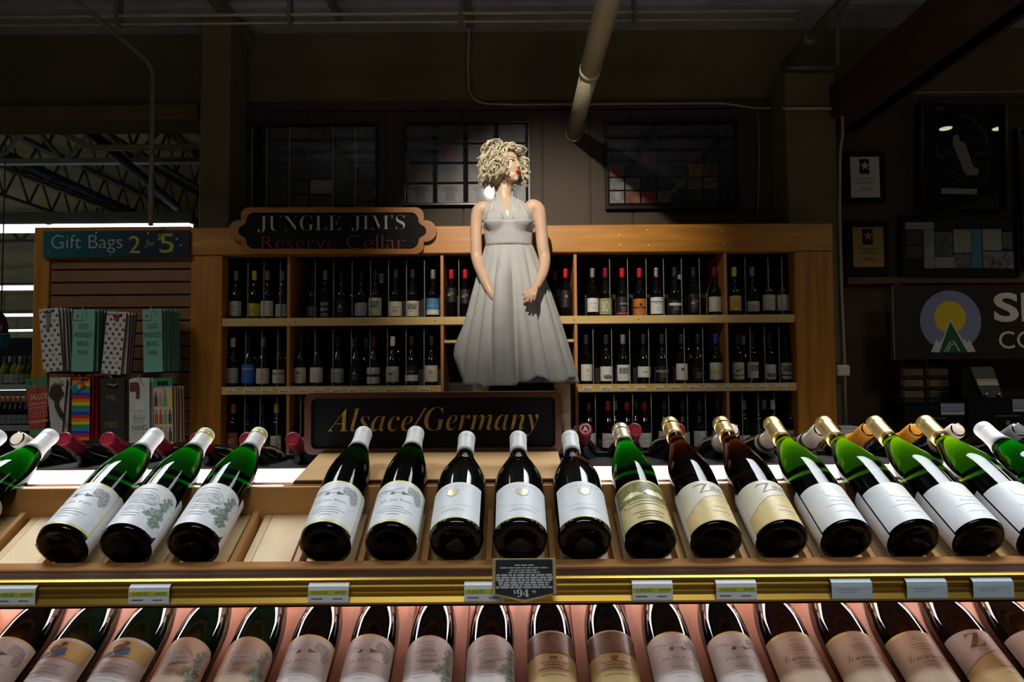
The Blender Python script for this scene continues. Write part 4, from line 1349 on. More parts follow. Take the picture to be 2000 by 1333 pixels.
while k < 520:
    az = rd.uniform(-math.pi, math.pi)
    el = math.asin(rd.uniform(-.62, .98))
    front = R(-44) < az < R(54)
    if front and el < R(40): continue
    if R(-48) < az < R(72) and el < R(2): continue
    ln = rd.uniform(.11, .175) if el > R(60) else rd.uniform(.065, .115)
    if front: ln *= 0.42
    lock(az, el, ln, rd.uniform(.008, .017), rd.uniform(1.0, 2.3), rd.uniform(.0009, .0017), rd.uniform(.4, 1.0))
    k += 1
for k in range(90):
    az = R(rd.uniform(75, 285))
    lock(az, R(rd.uniform(-55, -22)), rd.uniform(.035, .065), rd.uniform(.006, .013), rd.uniform(.8, 1.8), .0014, rd.uniform(.5, 1.1))
# long side curls that frame the face; the near side covers the cheek
for az, el, ln in ((-54, 34, .15), (-50, 38, .14), (-56, 26, .14), (-52, 30, .13), (-58, 18, .13), (-54, 10, .11), (-60, 30, .15), (-56, 4, .10), (-58, -4, .09), (-62, -12, .09), (-50, 20, .12),
                   (62, 26, .14), (64, 12, .14), (68, 0, .12), (60, 34, .13), (66, 18, .15), (70, 6, .14), (64, 30, .14), (72, -6, .12), (66, 8, .13), (58, 38, .12)):
    lock(R(az), R(el), ln, .015, 1.5, .0016, .45 if az < 0 else 1.1, 9, .005, 18, .90 if az < 0 else 1.0, .28)
M['wigcap'] = mat('wig_cap', (0.40, 0.33, 0.20), 0.6, vary=0.2, scale=60)
wg = obj('wig', cap_me, M['wigcap'], mq, True)
hs = obj('wig_strands', join_me(wig_parts), M['hair'], wg, True)
hs['kind'] = 'stuff'
# ------------------------------------------------------------------ dress
bvh = BVHTree.FromPolygons([v.co.copy() for v in tor_me.vertices], [tuple(p.vertices) for p in tor_me.polygons])
def front_hit(x, z, off):
    h = bvh.ray_cast(Vector((x, -1.0, z)), Vector((0, 1, 0)))
    if h[0] is None: return None
    n = h[1]
    if n.y > 0: n = -n
    return h[0] + n.normalized() * off
def ring_hit(c, a, z, off):
    d = Vector((math.sin(a), -math.cos(a), 0))
    o = Vector((c.x, c.y, z))
    h = bvh.ray_cast(o + d * 0.6, -d)
    p = h[0] if h[0] is not None else o + d * 0.12
    return Vector((p.x, p.y, z)) + d * off
dress = obj('dress', mesh([(0, 0, 0)], []), None, mq) if False else None
def cloth(name, v, f, parent):
    o = obj(name, mesh(v, f), M['dress'], parent, True)
    md = o.modifiers.new('thickness', 'SOLIDIFY')
    md.thickness = 0.002
    md.offset = 0
    return o
zw, zu, zn = L(994, 479).z, L(993, 438).z, L(985, 377).z
cw = L(994, 470)
# skirt
SEG, ROWS = 220, 46
valleys = [(-62, 6, 1.0), (-41, 4, .55), (-23, 5, 1.2), (-6, 3.5, .5), (2, 5, 2.3), (20, 5, .45), (37, 4.5, 1.7), (58, 5, .6), (78, 7, 1.0), (105, 8, 1.0), (135, 8, 1.0), (165, 8, 1.0), (-165, 8, 1), (-135, 8, 1), (-105, 8, .8), (-85, 6, .6)]
zh_ = L(1003, 748).z
v, f = [], []
for j in range(ROWS + 1):
    t = j / ROWS
    c = cw.lerp(L(1007, 748), t)
    for i in range(SEG):
        a = 2 * math.pi * i / SEG - math.pi
        ad = math.degrees(a)
        rx = .137 + (.372 - .137) * t ** 0.92 + 0.012 * math.sin(3.14 * t)
        ry = .0985 + (.285 - .0985) * t ** 0.9
        dep = 0
        for va, w, s in valleys:
            dd = (ad - va + 180) % 360 - 180
            dep += s * math.exp(-(dd / (w * (1.35 - 0.55 * t))) ** 2)
        fold = 1 - dep * (0.060 + 0.105 * t) + 0.02 * t * math.cos(7 * a)
        e0 = 1 / (1 + math.exp(-(ad + 22 + 3 * t) / 1.6)); e1 = 1 / (1 + math.exp((ad - 1) / 2.2))
        fold += e0 * e1 * (0.30 * max(0, min(1, (t - 0.04) / 0.22)) - 0.20 * max(0, min(1, (t - 0.45) / 0.5)))
        if t < 0.25: fold = 1 + (fold - 1) * (0.15 + 0.85 * t / 0.25)
        lf = math.exp(-(((ad + 84 + 180) % 360 - 180) / 26) ** 2)
        rx2 = rx * fold + lf * (0.030 * math.exp(-((t - .74) / .12) ** 2) - 0.085 * max(0, (t - .80) / .20) ** 1.5)
        z = zw + (zh_ - zw) * t
        hem = 0
        if -30 < ad < 3: hem = -0.016
        hem += 0.045 * math.exp(-((ad - 21) / 11) ** 2) + 0.022 * math.exp(-((ad - 62) / 16) ** 2) + 0.010 * math.exp(-((ad + 62) / 18) ** 2) + 0.02 * math.cos(5 * a + 1) * 0.4
        z += hem * t ** 3
        v.append(Vector((c.x + rx2 * math.sin(a), c.y + 0.01 - ry * fold * math.cos(a), z)))
for j in range(ROWS):
    for i in range(SEG):
        i2 = (i + 1) % SEG
        f.append((j * SEG + i, (j + 1) * SEG + i, (j + 1) * SEG + i2, j * SEG + i2))
sk = cloth('dress', v, f, mq)
# midriff band
v, f = [], []
N = 72
rows = 8
for j in range(rows + 1):
    t = j / rows
    z = zw - 0.010 + (zu + 0.002 - zw + 0.010) * t
    for i in range(N):
        a = 2 * math.pi * i / N
        v.append(ring_hit(cw, a, z, 0.0115 - 0.003 * t + (0.008 if j == rows else 0.004 if j == rows - 1 else 0)))
for j in range(rows):
    for i in range(N):
        i2 = (i + 1) % N
        f.append((j * N + i, j * N + i2, (j + 1) * N + i2, (j + 1) * N + i))
cloth('midriff_band', v, f, sk)
# halter panels
for s in (-1, 1):
    v, f = [], []
    nu, nv = 22, 26
    for j in range(nv + 1):
        t = j / nv
        z = zu - 0.010 + (zn - zu + 0.010) * t
        cx = L(993, 430).x * (1 - t) + L(986, 377).x * t
        e0 = -0.004 + 0.038 * t ** 0.95
        e1 = 0.143 - 0.098 * t ** 1.7
        for i in range(nu + 1):
            u = i / nu
            x = cx + s * (e0 + (e1 - e0) * u)
            p = front_hit(x, z, (0.008 + 0.0022 * math.sin(u * 26 + 2 * t)) * min(1.0, 0.45 + 5 * t))
            if p is None:
                p = Vector((x, (v[-1].y + 0.01) if v else -0.05, z))
            v.append(p)
    for j in range(nv):
        for i in range(nu):
            q = j * (nu + 1) + i
            f.append((q, q + 1, q + nu + 2, q + nu + 1) if s > 0 else (q, q + nu + 1, q + nu + 2, q + 1))
    cloth('halter_panel', v, f, sk)
# strap round the back of the neck
v, f = [], []
cn = L(985, 385, .012)
for i in range(25):
    a = R(78 + 204 * i / 24)
    for z, r_ in ((zn - 0.014, .060), (zn + 0.012, .053)):
        v.append(Vector((cn.x + r_ * math.sin(a), cn.y - (r_ + .004) * math.cos(a), z)))
for i in range(24):
    f.append((2 * i, 2 * i + 1, 2 * i + 3, 2 * i + 2))
cloth('neck_strap', v, f, sk)
# ------------------------------------------------------------------ sandals and the plinth she stands on
M['sandal'] = mat('white_sandal_leather', (0.62, 0.58, 0.55), 0.35, vary=0.05, scale=30)
for px in (938, 1109):
    a0 = L(px, 846, .03)
    sd = empty('sandal', a0); sd.parent = mq
    zf = -a0.z
    pr = [(.060, -.012 + 0.0), (.030, -.022), (-.060, -.052 + 0.0), (-.11, zf + .010), (-.20, zf + .006), (-.20, zf), (-.11, zf), (-.06, -.060), (.03, -.034), (.062, -.024)]
    obj('sole', prism_me(pr, -.032, .032, 'X'), M['sandal'], sd)
    obj('heel', tube_me([(0, .045, -.018), (0, .055, zf)], 0, 10, True, [.020, .006]), M['sandal'], sd, True)
    ring = [(.031 * math.sin(R(q * 20)), -.002 - .033 * math.cos(R(q * 20)), .016 + .003 * math.cos(R(q * 20))) for q in range(19)]
    obj('ankle_strap', tube_me(ring, .0042, 8), M['sandal'], sd, True)
    obj('toe_strap', tube_me([(-.033, -.13, zf + .01), (-.025, -.125, zf + .04), (0, -.122, zf + .048), (.025, -.125, zf + .04), (.033, -.13, zf + .01)], .006, 8), M['sandal'], sd, True)
    for q in (-1, 1):
        bow = [(.030 + .0 * q, -.008, .018), (.045, -.012, .018 + .016 * q + .006), (.052, -.010, .018 + .006 * q), (.032, -.008, .016)]
        obj('bow', tube_me(bow, .0035, 6), M['sandal'], sd, True)
# ================================================================== the reserve shelving behind the figure
YS = 4.25
M['beam'] = wood('golden_pine_beam', (0.54, 0.23, 0.025), (0.33, 0.125, 0.010), 'X', 13, 0.42, True, 0.1)
M['post'] = wood('golden_pine_post', (0.48, 0.20, 0.024), (0.31, 0.115, 0.010), 'Z', 13, 0.42, True, 0.1)
M['liplight'] = wood('pale_shelf_edge', (0.68, 0.48, 0.19), (0.54, 0.36, 0.12), 'X', 8, 0.45, False)
M['upright'] = wood('orange_upright', (0.50, 0.22, 0.07), (0.36, 0.14, 0.04), 'Z', 7, 0.4, False)
M['inside'] = mat('black_shelf_inside', (0.008, 0.007, 0.006), 0.6, vary=0.2, scale=10)
M['rod'] = mat('clear_divider_edge', (0.55, 0.55, 0.52), 0.15, 0.6, vary=0.1, scale=30)
def X(px, Y=YS, py=620): return P(px, py, Y).x
def Z(py, Y=YS, px=1000): return P(px, py, Y).z
shelf = empty('reserve_shelving', (X(1000), YS, 0))
ox = shelf.location.x
def S(name, x0, x1, y0, y1, z0, z1, m, bev=0.003, par=None):
    return box(name, x0 - ox, x1 - ox, y0 - YS, y1 - YS, z0, z1, m, par or shelf, bev)
DEP = 0.42
zb_top, zb_bot = Z(441), Z(495)
xl0, xl1, xr0, xr1 = X(371), X(433), X(1554), X(1630)
beam = S('top_beam', xl0, xr1, YS - 0.01, YS + 0.09, zb_bot, zb_top, M['beam'], 0.006)
S('post', xl0, xl1, YS, YS + 0.10, 0, zb_bot, M['post'], 0.005)
S('post', xr0, xr1, YS, YS + 0.10, 0, zb_bot, M['post'], 0.005)
S('back_panel', xl0, xr1, YS + DEP, YS + DEP + 0.02, 0, zb_top, M['inside'])
S('top_board', xl0, xr1, YS + 0.09, YS + DEP, zb_bot + 0.08, zb_bot + 0.10, M['inside'])
for x in (xl0, xr1 - 0.02):
    S('side_panel', x, x + 0.02, YS + 0.10, YS + DEP, 0, zb_bot, M['inside'])
for q in ((1210, 459), (1211, 479), (1265, 450), (1267, 480), (1410, 451), (1413, 477), (700, 470), (385, 478)):
    p = P(q[0], q[1], YS - 0.01)
    o = obj('wood_plug', lathe_me([(0.008, 0), (0.0075, 0.0015), (0.002, 0.002)], 12), M['liplight'], beam, True)
    o.location = (p.x - ox, -0.0101, p.z); o.rotation_euler = (R(90), 0, 0)
LIPY = [(618, 634), (752, 768), (885, 902)]
ztop = []
for k, (a, b) in enumerate(LIPY):
    z1, z0 = Z(a), Z(b)
    ztop.append(z1 - 0.004)
    spans = [(xl1, xr0)] if k == 0 else [(xl1, X(861)), (X(1127), xr0)]
    for (s0, s1) in spans:
        S('shelf_board', s0, s1, YS + 0.03, YS + DEP, z1 - 0.022, z1 - 0.004, M['inside'])
        lip = S('shelf_lip', s0, s1, YS + 0.005, YS + 0.03, z0, z1, M['liplight'], 0.004)
        if k == 0:
            for px in (441, 577, 713, 850, 1121, 1247, 1391):
                x = X(px)
                if s0 < x < s1:
                    o = obj('screw_hole', lathe_me([(0.004, 0), (0.0035, 0.001), (0.001, 0.001)], 8), M['inside'], lip)
                    o.location = (x - ox, 0.0045, (z0 + z1) / 2); o.rotation_euler = (R(90), 0, 0)
        else:
            zc_ = (z0 + z1) / 2
            x = s0 + 0.03
            rr = random.Random(k)
            while x < s1 - 0.09:
                w = rr.uniform(0.055, 0.075)
                o = obj('shelf_ticket', box_me(-w / 2, w / 2, -0.001, 0.001, -0.014, 0.014), M['cream'], lip)
                o.location = (x + w / 2 - ox, 0.0035, zc_)
                o2 = obj('print', planar([rect2(-w * .4, w * .1, -0.009, -0.003), rect2(w * .15, w * .42, -0.009, -0.003), rect2(-w * .4, w * .2, 0.003, 0.005)], lambda u, v: (u, -0.0015, v)), INK, o)
                x += w + rr.uniform(0.035, 0.055)
# pricing ledge in the middle bay
S('ledge', X(866), X(1122), YS + 0.05, YS + DEP, Z(669), Z(663), M['liplight'], 0.002)
for px in (562, 863, 1125, 1420):
    x = X(px)
    S('upright', x - 0.010, x + 0.010, YS + 0.012, YS + DEP, 0.0, zb_bot, M['upright'], 0.003)
S('lower_panel', xl1, xr0, YS + 0.05, YS + 0.07, 0, ztop[2] - 0.06, M['darkwood'])
rods = [[486, 517, 549, 617, 653, 689, 725, 760, 795, 830, 897, 1191, 1226, 1262, 1296, 1331, 1366, 1455, 1500, 1527],
        [483, 514, 545, 617, 652, 688, 724, 758, 794, 829, 1157, 1193, 1228, 1265, 1299, 1334, 1370, 1462, 1490, 1518],
        [482, 512, 544, 590, 1160, 1196, 1232, 1268, 1302, 1338, 1373, 1444, 1475, 1506]]
for k, row in enumerate(rods):
    zlo = ztop[k]
    for px in row:
        x = X(px, YS + 0.08) - ox
        box('divider_rod', x - 0.0022, x + 0.0022, 0.06, 0.064, zlo, zlo + (0.36 if k else 0.37), M['rod'], shelf)
tag(shelf, 'wide golden pine wine shelving with dark bays behind the mannequin', 'shelving')
# plinth under the figure
pz = ROOT.z
t = empty('plinth', (ROOT.x + 0.05, 3.93, 0))
box('body', -0.42, 0.42, -0.26, 0.27, 0, pz - 0.03, M['black'], t, 0.006)
box('top', -0.43, 0.43, -0.27, 0.28, pz - 0.03, pz, M['darkwood'], t, 0.004)
tag(t, 'black plinth under the mannequin behind the sign', 'plinth')

# ------------------------------------------------------------------ bottles standing on it
_lm = {}
def paper(c):
    c = tuple(c)
    if c not in _lm:
        _lm[c] = mat('shelf_label_paper', c, 0.5, vary=0.05, scale=60)
    return _lm[c]
WH, CR, GY, BK = (0.62, 0.61, 0.57), (0.58, 0.52, 0.40), (0.42, 0.42, 0.41), (0.009, 0.009, 0.009)
def art_shelf(col, marks, z0, z1, ang=72):
    def art(e, r, prof, H):
        l = label_patch(e, r, z0, z1, R(ang), paper(col), 0.0005, n=12)
        zc_ = (z0 + z1) / 2
        hh = z1 - z0
        for m in marks:
            k = m[0]
            if k == 'text':
                g = []
                rows = m[1].split('/')
                for i, s in enumerate(rows):
                    g.append(text2(s, 0, z1 - hh * (i + 0.5) / len(rows), w=m[3] if len(m) > 3 else 0.05, h=hh / len(rows) * 0.62))
                ink(l, r, g, flat(m[2]))
            elif k == 'lines':
                ink(l, r, lines(0, [zc_ + hh * q for q in (.05, -.08, -.2)], [0.04, 0.028, 0.034], 0.0022), flat(m[1]))
            elif k == 'name':
                ink(l, r, [text2(m[1], 0, zc_ + hh * 0.12, w=0.046, h=0.010, offset=-0.008)] + lines(0, [zc_ - hh * .15, zc_ - hh * .28], [0.03, 0.022], 0.0018), flat(m[2]))
            elif k == 'band':
                ink(l, r, [rect2(-r * R(ang) * 0.98, r * R(ang) * 0.98, z0 + hh * m[2], z0 + hh * m[3], 10)], flat(m[1]), 0.0008)
            elif k == 'dot':
                ink(l, r, [ell2(0, zc_ + hh * 0.15, 0.009, 0.009)], flat(m[1]))
            elif k == 'dots':
                ink(l, r, [ell2(q * 0.012, zc_, 0.004, 0.004, 10) for q in (-1, 0, 1)], flat(m[1]))
            elif k == 'pic':
                ink(l, r, [rect2(-0.032, 0.032, zc_ - hh * .05, zc_ + hh * .32, 8)], mat('label_picture', (0.35, 0.35, 0.32), 0.5, col2=(0.06, 0.06, 0.05), scale=70), 0.0008)
            elif k == 'low':
                ink(l, r, [blob(0, zc_ - hh * 0.22, 0.03, hh * 0.16, 7)], mat('label_landscape', (0.25, 0.25, 0.24), 0.5, col2=(0.05, 0.05, 0.05), scale=70), 0.0008)
            elif k == 'shield':
                ink(l, r, [ring2(0, zc_ + hh * 0.12, 0.011, 0.013, 0.003), line2([(-.006, zc_ + hh * .2), (.006, zc_)], .002)], flat(m[1]))
            elif k == 'swirl':
                ink(l, r, [ring2(0.004, zc_ + hh * 0.1, 0.016, 0.008, 0.003), blob(-.01, zc_, 0.012, 0.006, 5)], flat(m[1]))
    return art
DK = (0.06, 0.055, 0.05)
# px, kind, capsule, label colour, marks, z0, z1, plain words
ROWS1 = [
    ('left', [(460, 'burg', 'capgrey', GY, [('dot', (.30, .30, .29)), ('lines', DK)], .02, .115, 'grey label and grey capsule'),
              (496, 'burg', 'capyellow', (.50, .40, .04), [('lines', DK)], .018, .10, 'yellow label and yellow capsule'),
              (522, 'burg', 'capgrey', CR, [('name', 'Chardonnay', DK)], .018, .115, 'cream label'),
              (551, 'burg', 'capgrey', (.38, .44, .36), [('lines', DK), ('band', (.2, .3, .22), .8, .9)], .016, .095, 'pale green label')]),
    ('second', [(610, 'burg', 'capblack', (.14, .14, .14), [], .02, .085, 'dim grey label'),
                (635, 'bord', 'capgrey', BK, [('text', 'UND/ERW/OOD', WH)], .008, .11, 'black label lettered in white'),
                (667, 'burg', 'capblack', BK, [('dot', GY), ('lines', GY)], .012, .115, 'black label with a grey disc'),
                (706, 'burg', 'capblack', GY, [('name', 'LOUIS', (.25, .25, .25))], .016, .10, 'wide grey label'),
                (733, 'burg', 'capblack', (.50, .52, .36), [('pic',), ('lines', DK)], .016, .13, 'tall pale green label'),
                (773, 'burg', 'capblack', CR, [('name', 'Marchand', DK), ('lines', DK)], .012, .105, 'cream label, sixth'),
                (806, 'burg', 'capblack', CR, [('pic',), ('lines', DK)], .010, .108, 'cream picture label, seventh'),
                (846, 'burg', 'capgrey', (.06, .19, .35), [('band', WH, .0, .30), ('band', (.10, .30, .5), .5, .6)], .02, .125, 'blue and white label')]),
    ('middle', [(882, 'bord', 'capredbright', BK, [('swirl', (.25, .2, .14))], .10, .19, 'dark label high up and red capsule, first'),
                (909, 'bord', 'capredbright', BK, [('swirl', (.22, .18, .14))], .09, .18, 'dark label high up and red capsule, second'),
                (1084, 'bord', 'capred', BK, [('swirl', (.2, .18, .14))], .09, .18, 'dim label right beside the dress'),
                (1106, 'bord', 'capredbright', BK, [('dot', (.22, .16, .12))], .06, .17, 'red capsule just right of the dress')]),
    ('fourth', [(1159, 'bord', 'capgrey', WH, [('name', 'Van Maas', DK)], .03, .118, 'white rounded label'),
                (1184, 'burg', 'capred', (.26, .24, .13), [('text', 'BOE', (.6, .56, .4), .06)], .012, .115, 'olive label lettered BOE'),
                (1217, 'burg', 'capredbright', BK, [('name', 'NOLA', WH), ('band', (.35, .03, .10), .0, .12)], .012, .125, 'black label and red capsule'),
                (1251, 'burg', 'capredbright', (.45, .13, .02), [('band', BK, .42, .5), ('dot', BK), ('lines', DK)], .006, .112, 'orange label and red capsule'),
                (1284, 'burg', 'capsilver', WH, [('band', (.12, .14, .12), .70, .76), ('name', 'STERLING', DK)], .014, .12, 'white arched label and silver capsule'),
                (1320, 'burg', 'capblack', BK, [('band', WH, .62, .80), ('lines', GY)], .012, .10, 'black label with a small white strip'),
                (1357, 'bord', 'capblack', BK, [('lines', (.3, .28, .25)), ('swirl', (.3, .28, .25))], .02, .14, 'dark scribbled label'),
                (1398, 'burg', 'capred', (.52, .55, .46), [('lines', (.35, .37, .3))], .025, .12, 'pale green label and wine red neck')]),
    ('right', [(1437, 'burg', 'capyellow', (.55, .42, .03), [('lines', DK), ('band', (.45, .42, .33), .9, 1.0)], .03, .125, 'yellow label and yellow capsule'),
               (1472, 'burg', 'capgrey', (.60, .52, .48), [('text', 'Anthem', (.45, .2, .1), .05)], .025, .09, 'pinkish white label'),
               (1503, 'burg', 'capblack', CR, [('name', 'WHITE', DK)], .03, .13, 'cream label, third'),
               (1530, 'burg', 'capblack', WH, [('name', 'CANYON', DK)], .03, .13, 'white label, fourth')])]
ROWS2 = [
    ('left', [(455, 'burg', 'capwhite', GY, [('name', 'Domaine', DK)], .022, .118, 'grey label and white capsule'),
              (486, 'burg', 'capblack', (.03, .14, .50), [('dot', (.5, .05, .05)), ('band', (.3, .5, .8), .75, .8)], .022, .14, 'bright blue label'),
              (514, 'burg', 'capgrey', CR, [('swirl', WH), ('lines', DK)], .018, .115, 'cream label'),
              (546, 'burg', 'capblack', WH, [('band', (.3, .3, .3), .62, .82), ('name', 'Pinot', DK)], .020, .105, 'white label with grey top')]),
    ('second', [(587, 'burg', 'capblack', CR, [('dot', (.30, .06, .05)), ('lines', DK)], .02, .118, 'cream label with red seal'),
                (619, 'burg', 'capblack', WH, [('lines', GY), ('name', 'Cuvee', GY)], .022, .118, 'white label, second'),
                (660, 'burg', 'capblack', GY, [('name', 'LAUDS', DK)], .022, .11, 'grey white label, third'),
                (695, 'burg', 'capblack', BK, [('dot', (.4, .36, .28)), ('lines', WH)], .01, .12, 'black label, fourth'),
                (730, 'burg', 'capred', WH, [('band', BK, .42, .58), ('swirl', DK)], .012, .115, 'black banded white label and red capsule'),
                (767, 'burg', 'capwhite', WH, [('swirl', DK), ('lines', GY)], .022, .12, 'white label and white ringed neck'),
                (804, 'burg', 'capblack', BK, [('band', WH, .05, .42), ('name', 'ROBERT', GY)], .022, .125, 'black over white label'),
                (843, 'burg', 'capblack', CR, [('shield', DK), ('lines', DK)], .022, .125, 'cream label with shield')]),
    ('fourth', [(1145, 'bord', 'capblack', WH, [('dot', GY), ('lines', GY)], .02, .125, 'tall white label with small crest'),
                (1184, 'burg', 'capblack', WH, [('low',)], .018, .11, 'white label with dark hills'),
                (1217, 'burg', 'capgrey', WH, [('pic',), ('lines', GY)], .018, .12, 'white label with grey landscape'),
                (1257, 'burg', 'capblack', WH, [('dots', INK and DK)], .04, .108, 'small white label with three dots', ),
                (1293, 'burg', 'capblack', BK, [('lines', (.3, .24, .18)), ('band', (.2, .17, .13), .6, .75)], .012, .11, 'dark brown label'),
                (1331, 'bord', 'capblack', WH, [('dot', DK), ('lines', GY)], .022, .125, 'narrow white label with black emblem'),
                (1363, 'burg', 'capblack', BK, [('lines', GY)], .012, .10, 'black label, seventh'),
                (1398, 'burg', 'capblue', WH, [('band', (.55, .52, .10), .30, .55), ('lines', GY)], .022, .13, 'white and yellow label and blue capsule')]),
    ('right', [(1441, 'bord', 'capblack', CR, [('swirl', DK), ('band', BK, .22, .27)], .022, .13, 'cream label with a black creature'),
               (1469, 'bord', 'capblack', CR, [('pic',), ('lines', GY)], .03, .13, 'cream label with dark picture'),
               (1503, 'bord', 'capblack', WH, [('low',), ('lines', GY)], .022, .115, 'white label with grey drawing'),
               (1535, 'bord', 'capblack', WH, [('pic',), ('band', BK, .20, .28)], .022, .125, 'white label with black square')])]
ROWS3 = [
    ('left', [(457, 'bord', 'caporangered', (.22, .06, .04), [('swirl', (.5, .3, .25))], .015, .13, 'red brown floral label and copper capsule'),
              (484, 'burg', 'capblack', WH, [('lines', GY)], .02, .10, 'white label behind a red capsule'),
              (514, 'burg', 'capblack', BK, [], .02, .10, 'dark label, third'),
              (541, 'bord', 'capyellow', CR, [('text', ital('Villa'), DK, .05)], .012, .11, 'cream italic label')]),
    ('second', [(587, 'burg', 'capblack', WH, [('lines', GY)], .02, .10, 'pale label beside the big sign')]),
    ('fourth', [(1149, 'burg', 'capblack', WH, [('lines', GY)], .02, .11, 'white label beside the plinth'),
                (1186, 'burg', 'capred', WH, [('name', 'Talent', DK)], .02, .11, 'white label and wine red neck, second'),
                (1223, 'burg', 'capred', WH, [('lines', GY)], .02, .11, 'white label and wine red neck, third'),
                (1257, 'burg', 'capred', WH, [('name', 'Talent', DK)], .02, .11, 'white label and wine red neck, fourth'),
                (1295, 'burg', 'capblack', WH, [('swirl', DK)], .02, .12, 'white label with black lettering'),
                (1331, 'burg', 'capblack', WH, [('lines', GY)], .02, .11, 'white label, sixth'),
                (1364, 'burg', 'capblack', WH, [('text', ital('Liar'), DK, .045)], .02, .12, 'white italic label'),
                (1400, 'burg', 'capblack', WH, [('lines', GY)], .02, .12, 'white label, eighth')]),
    ('right', [(1450, 'bord', 'capgrey', WH, [('lines', GY)], .02, .09, 'small white label low down'),
               (1478, 'bord', 'capblack', BK, [('text', 'L/A/T', GY, .02)], .02, .16, 'dark lettered label'),
               (1507, 'bord', 'capwhite', BK, [('lines', GY)], .02, .14, 'dark label and white capsule'),
               (1541, 'bord', 'capblack', GY, [('text', '2011', DK, .04)], .02, .12, 'grey label, fourth')])]
SHN = ['top', 'middle', 'bottom']
for k, rows in enumerate((ROWS1, ROWS2, ROWS3)):
    for bay, items in rows:
        for i, it in enumerate(items):
            px, kd, cm, col, marks, z0, z1, words_ = it
            e = bottle('shelf_bottle', kd, M['glassblack'], M[cm], art_shelf(col, marks, z0 + .004, z1 + .004), h=0.315, seg=18, cap0=0.255)
            Yb = YS + 0.105 + random.uniform(-.008, .012)
            if 'dim' in words_: Yb += 0.07
            e.location = (P(px, 700, Yb).x, Yb, ztop[k] - 0.0005)
            e.rotation_euler = (0, 0, R(random.uniform(-5, 5)))
            w = words_
            tag(e, 'dark bottle with %s, %s shelf, %s bay' % (w, SHN[k], bay), 'wine bottle', 'bottles on the reserve shelving')
# a few bottles standing further back whose necks show between the front ones
for k, xs in enumerate(((525, 556, 690, 745, 1330, 1462, 1520), (500, 560, 690, 715, 778, 1345, 1452, 1492), (500, 1200, 1240, 1310, 1385, 1490))):
    for n_, px in enumerate(xs):
        e = bottle('shelf_bottle', 'burg', M['glassblack'], M[['capgrey', 'capblack', 'capblack', 'capwhite'][(n_ + k) % 4]], None, h=0.31, seg=14, cap0=0.25)
        Yb = YS + 0.23
        e.location = (P(px, 700, Yb).x, Yb, ztop[k] - 0.0005)
        tag(e, 'dark bottle set back in shadow, %s of those on the %s shelf' % (ORD[n_], SHN[k]), 'wine bottle', 'bottles at the back of the reserve shelving')

# ------------------------------------------------------------------ routed sign on the beam
Yg = YS - 0.035
M['orange'] = wood('orange_sign_edge', (0.36, 0.13, 0.015), (0.27, 0.09, 0.010), 'X', 8, 0.35, False)
def outline(i, n=8):
    """plaque outline in pixels inset by i"""
    pts = []
    x0, x1, y0, y1 = 472 + i, 828 - i, 406 + i, 497 - i
    ym = 452
    def arc(cx, cy, r, a0, a1):
        for k in range(n + 1):
            a = R(a0 + (a1 - a0) * k / n)
            pts.append((cx + r * math.cos(a), cy + r * math.sin(a)))
    r = 16
    arc(x1 - r, y0 + r, r, -90, 0)
    pts.append((x1, ym - 21 + i * 0.4))
    arc(x1 + 4 - i * 0.0, ym, 21 - i, -80, 80)
    pts.append((x1, ym + 21 - i * 0.4))
    arc(x1 - r, y1 - r, r, 0, 90)
    arc(x0 + r, y1 - r, r, 90, 180)
    pts.append((x0, ym + 21 - i * 0.4))
    arc(x0 - 4, ym, 21 - i, 100, 260)
    pts.append((x0, ym - 21 + i * 0.4))
    arc(x0 + r, y0 + r, r, 180, 270)
    return [(P(x, y, Yg).x, P(x, y, Yg).z) for x, y in pts]
c0 = P(650, 497, Yg)
t = empty('cellar_sign', (c0.x, Yg, c0.z))
def rel(pts): return [(x - c0.x, z - c0.z) for x, z in pts]
obj('frame', frame_me(rel(outline(0)), rel(outline(10)), -0.012, 0.024), M['orange'], t)
obj('panel', prism_me(rel(outline(9)), -0.002, 0.020, 'Y'), M['signblack'], t)
def pr(px, py): q = P(px, py, Yg); return q.x - c0.x, q.z - c0.z
w_ = lambda a, b: P(b, 450, Yg).x - P(a, 450, Yg).x
x_, z_ = pr(650, 437)
def pxs(n): return n / FPX * Yg
obj('lettering', planar([text2(serif('JUNGLE'), pr(585, 438)[0], pr(585, 438)[1], w=w_(503, 665), h=pxs(34), offset=-0.022), text2(serif("JIM'S"), pr(739, 436)[0], pr(739, 436)[1], w=w_(688, 792), h=pxs(33), offset=-0.022)], lambda u, v: (u, -0.004, v)), mat('white_sign_paint', (0.42, 0.40, 0.37), 0.5, vary=0.08, scale=60), t)
obj('lettering', planar([text2('Reserve', pr(584, 474)[0], pr(584, 474)[1], w=w_(512, 656), h=pxs(26), offset=-0.020), text2('Cellar', pr(734, 473)[0], pr(734, 473)[1], w=w_(678, 792), h=pxs(28), offset=-0.020)], lambda u, v: (u, -0.004, v)), mat('dark_red_sign_paint', (0.17, 0.022, 0.04), 0.5, vary=0.15, scale=60), t)
tag(t, 'black routed sign with orange scalloped edge fixed to the pine beam', 'sign')
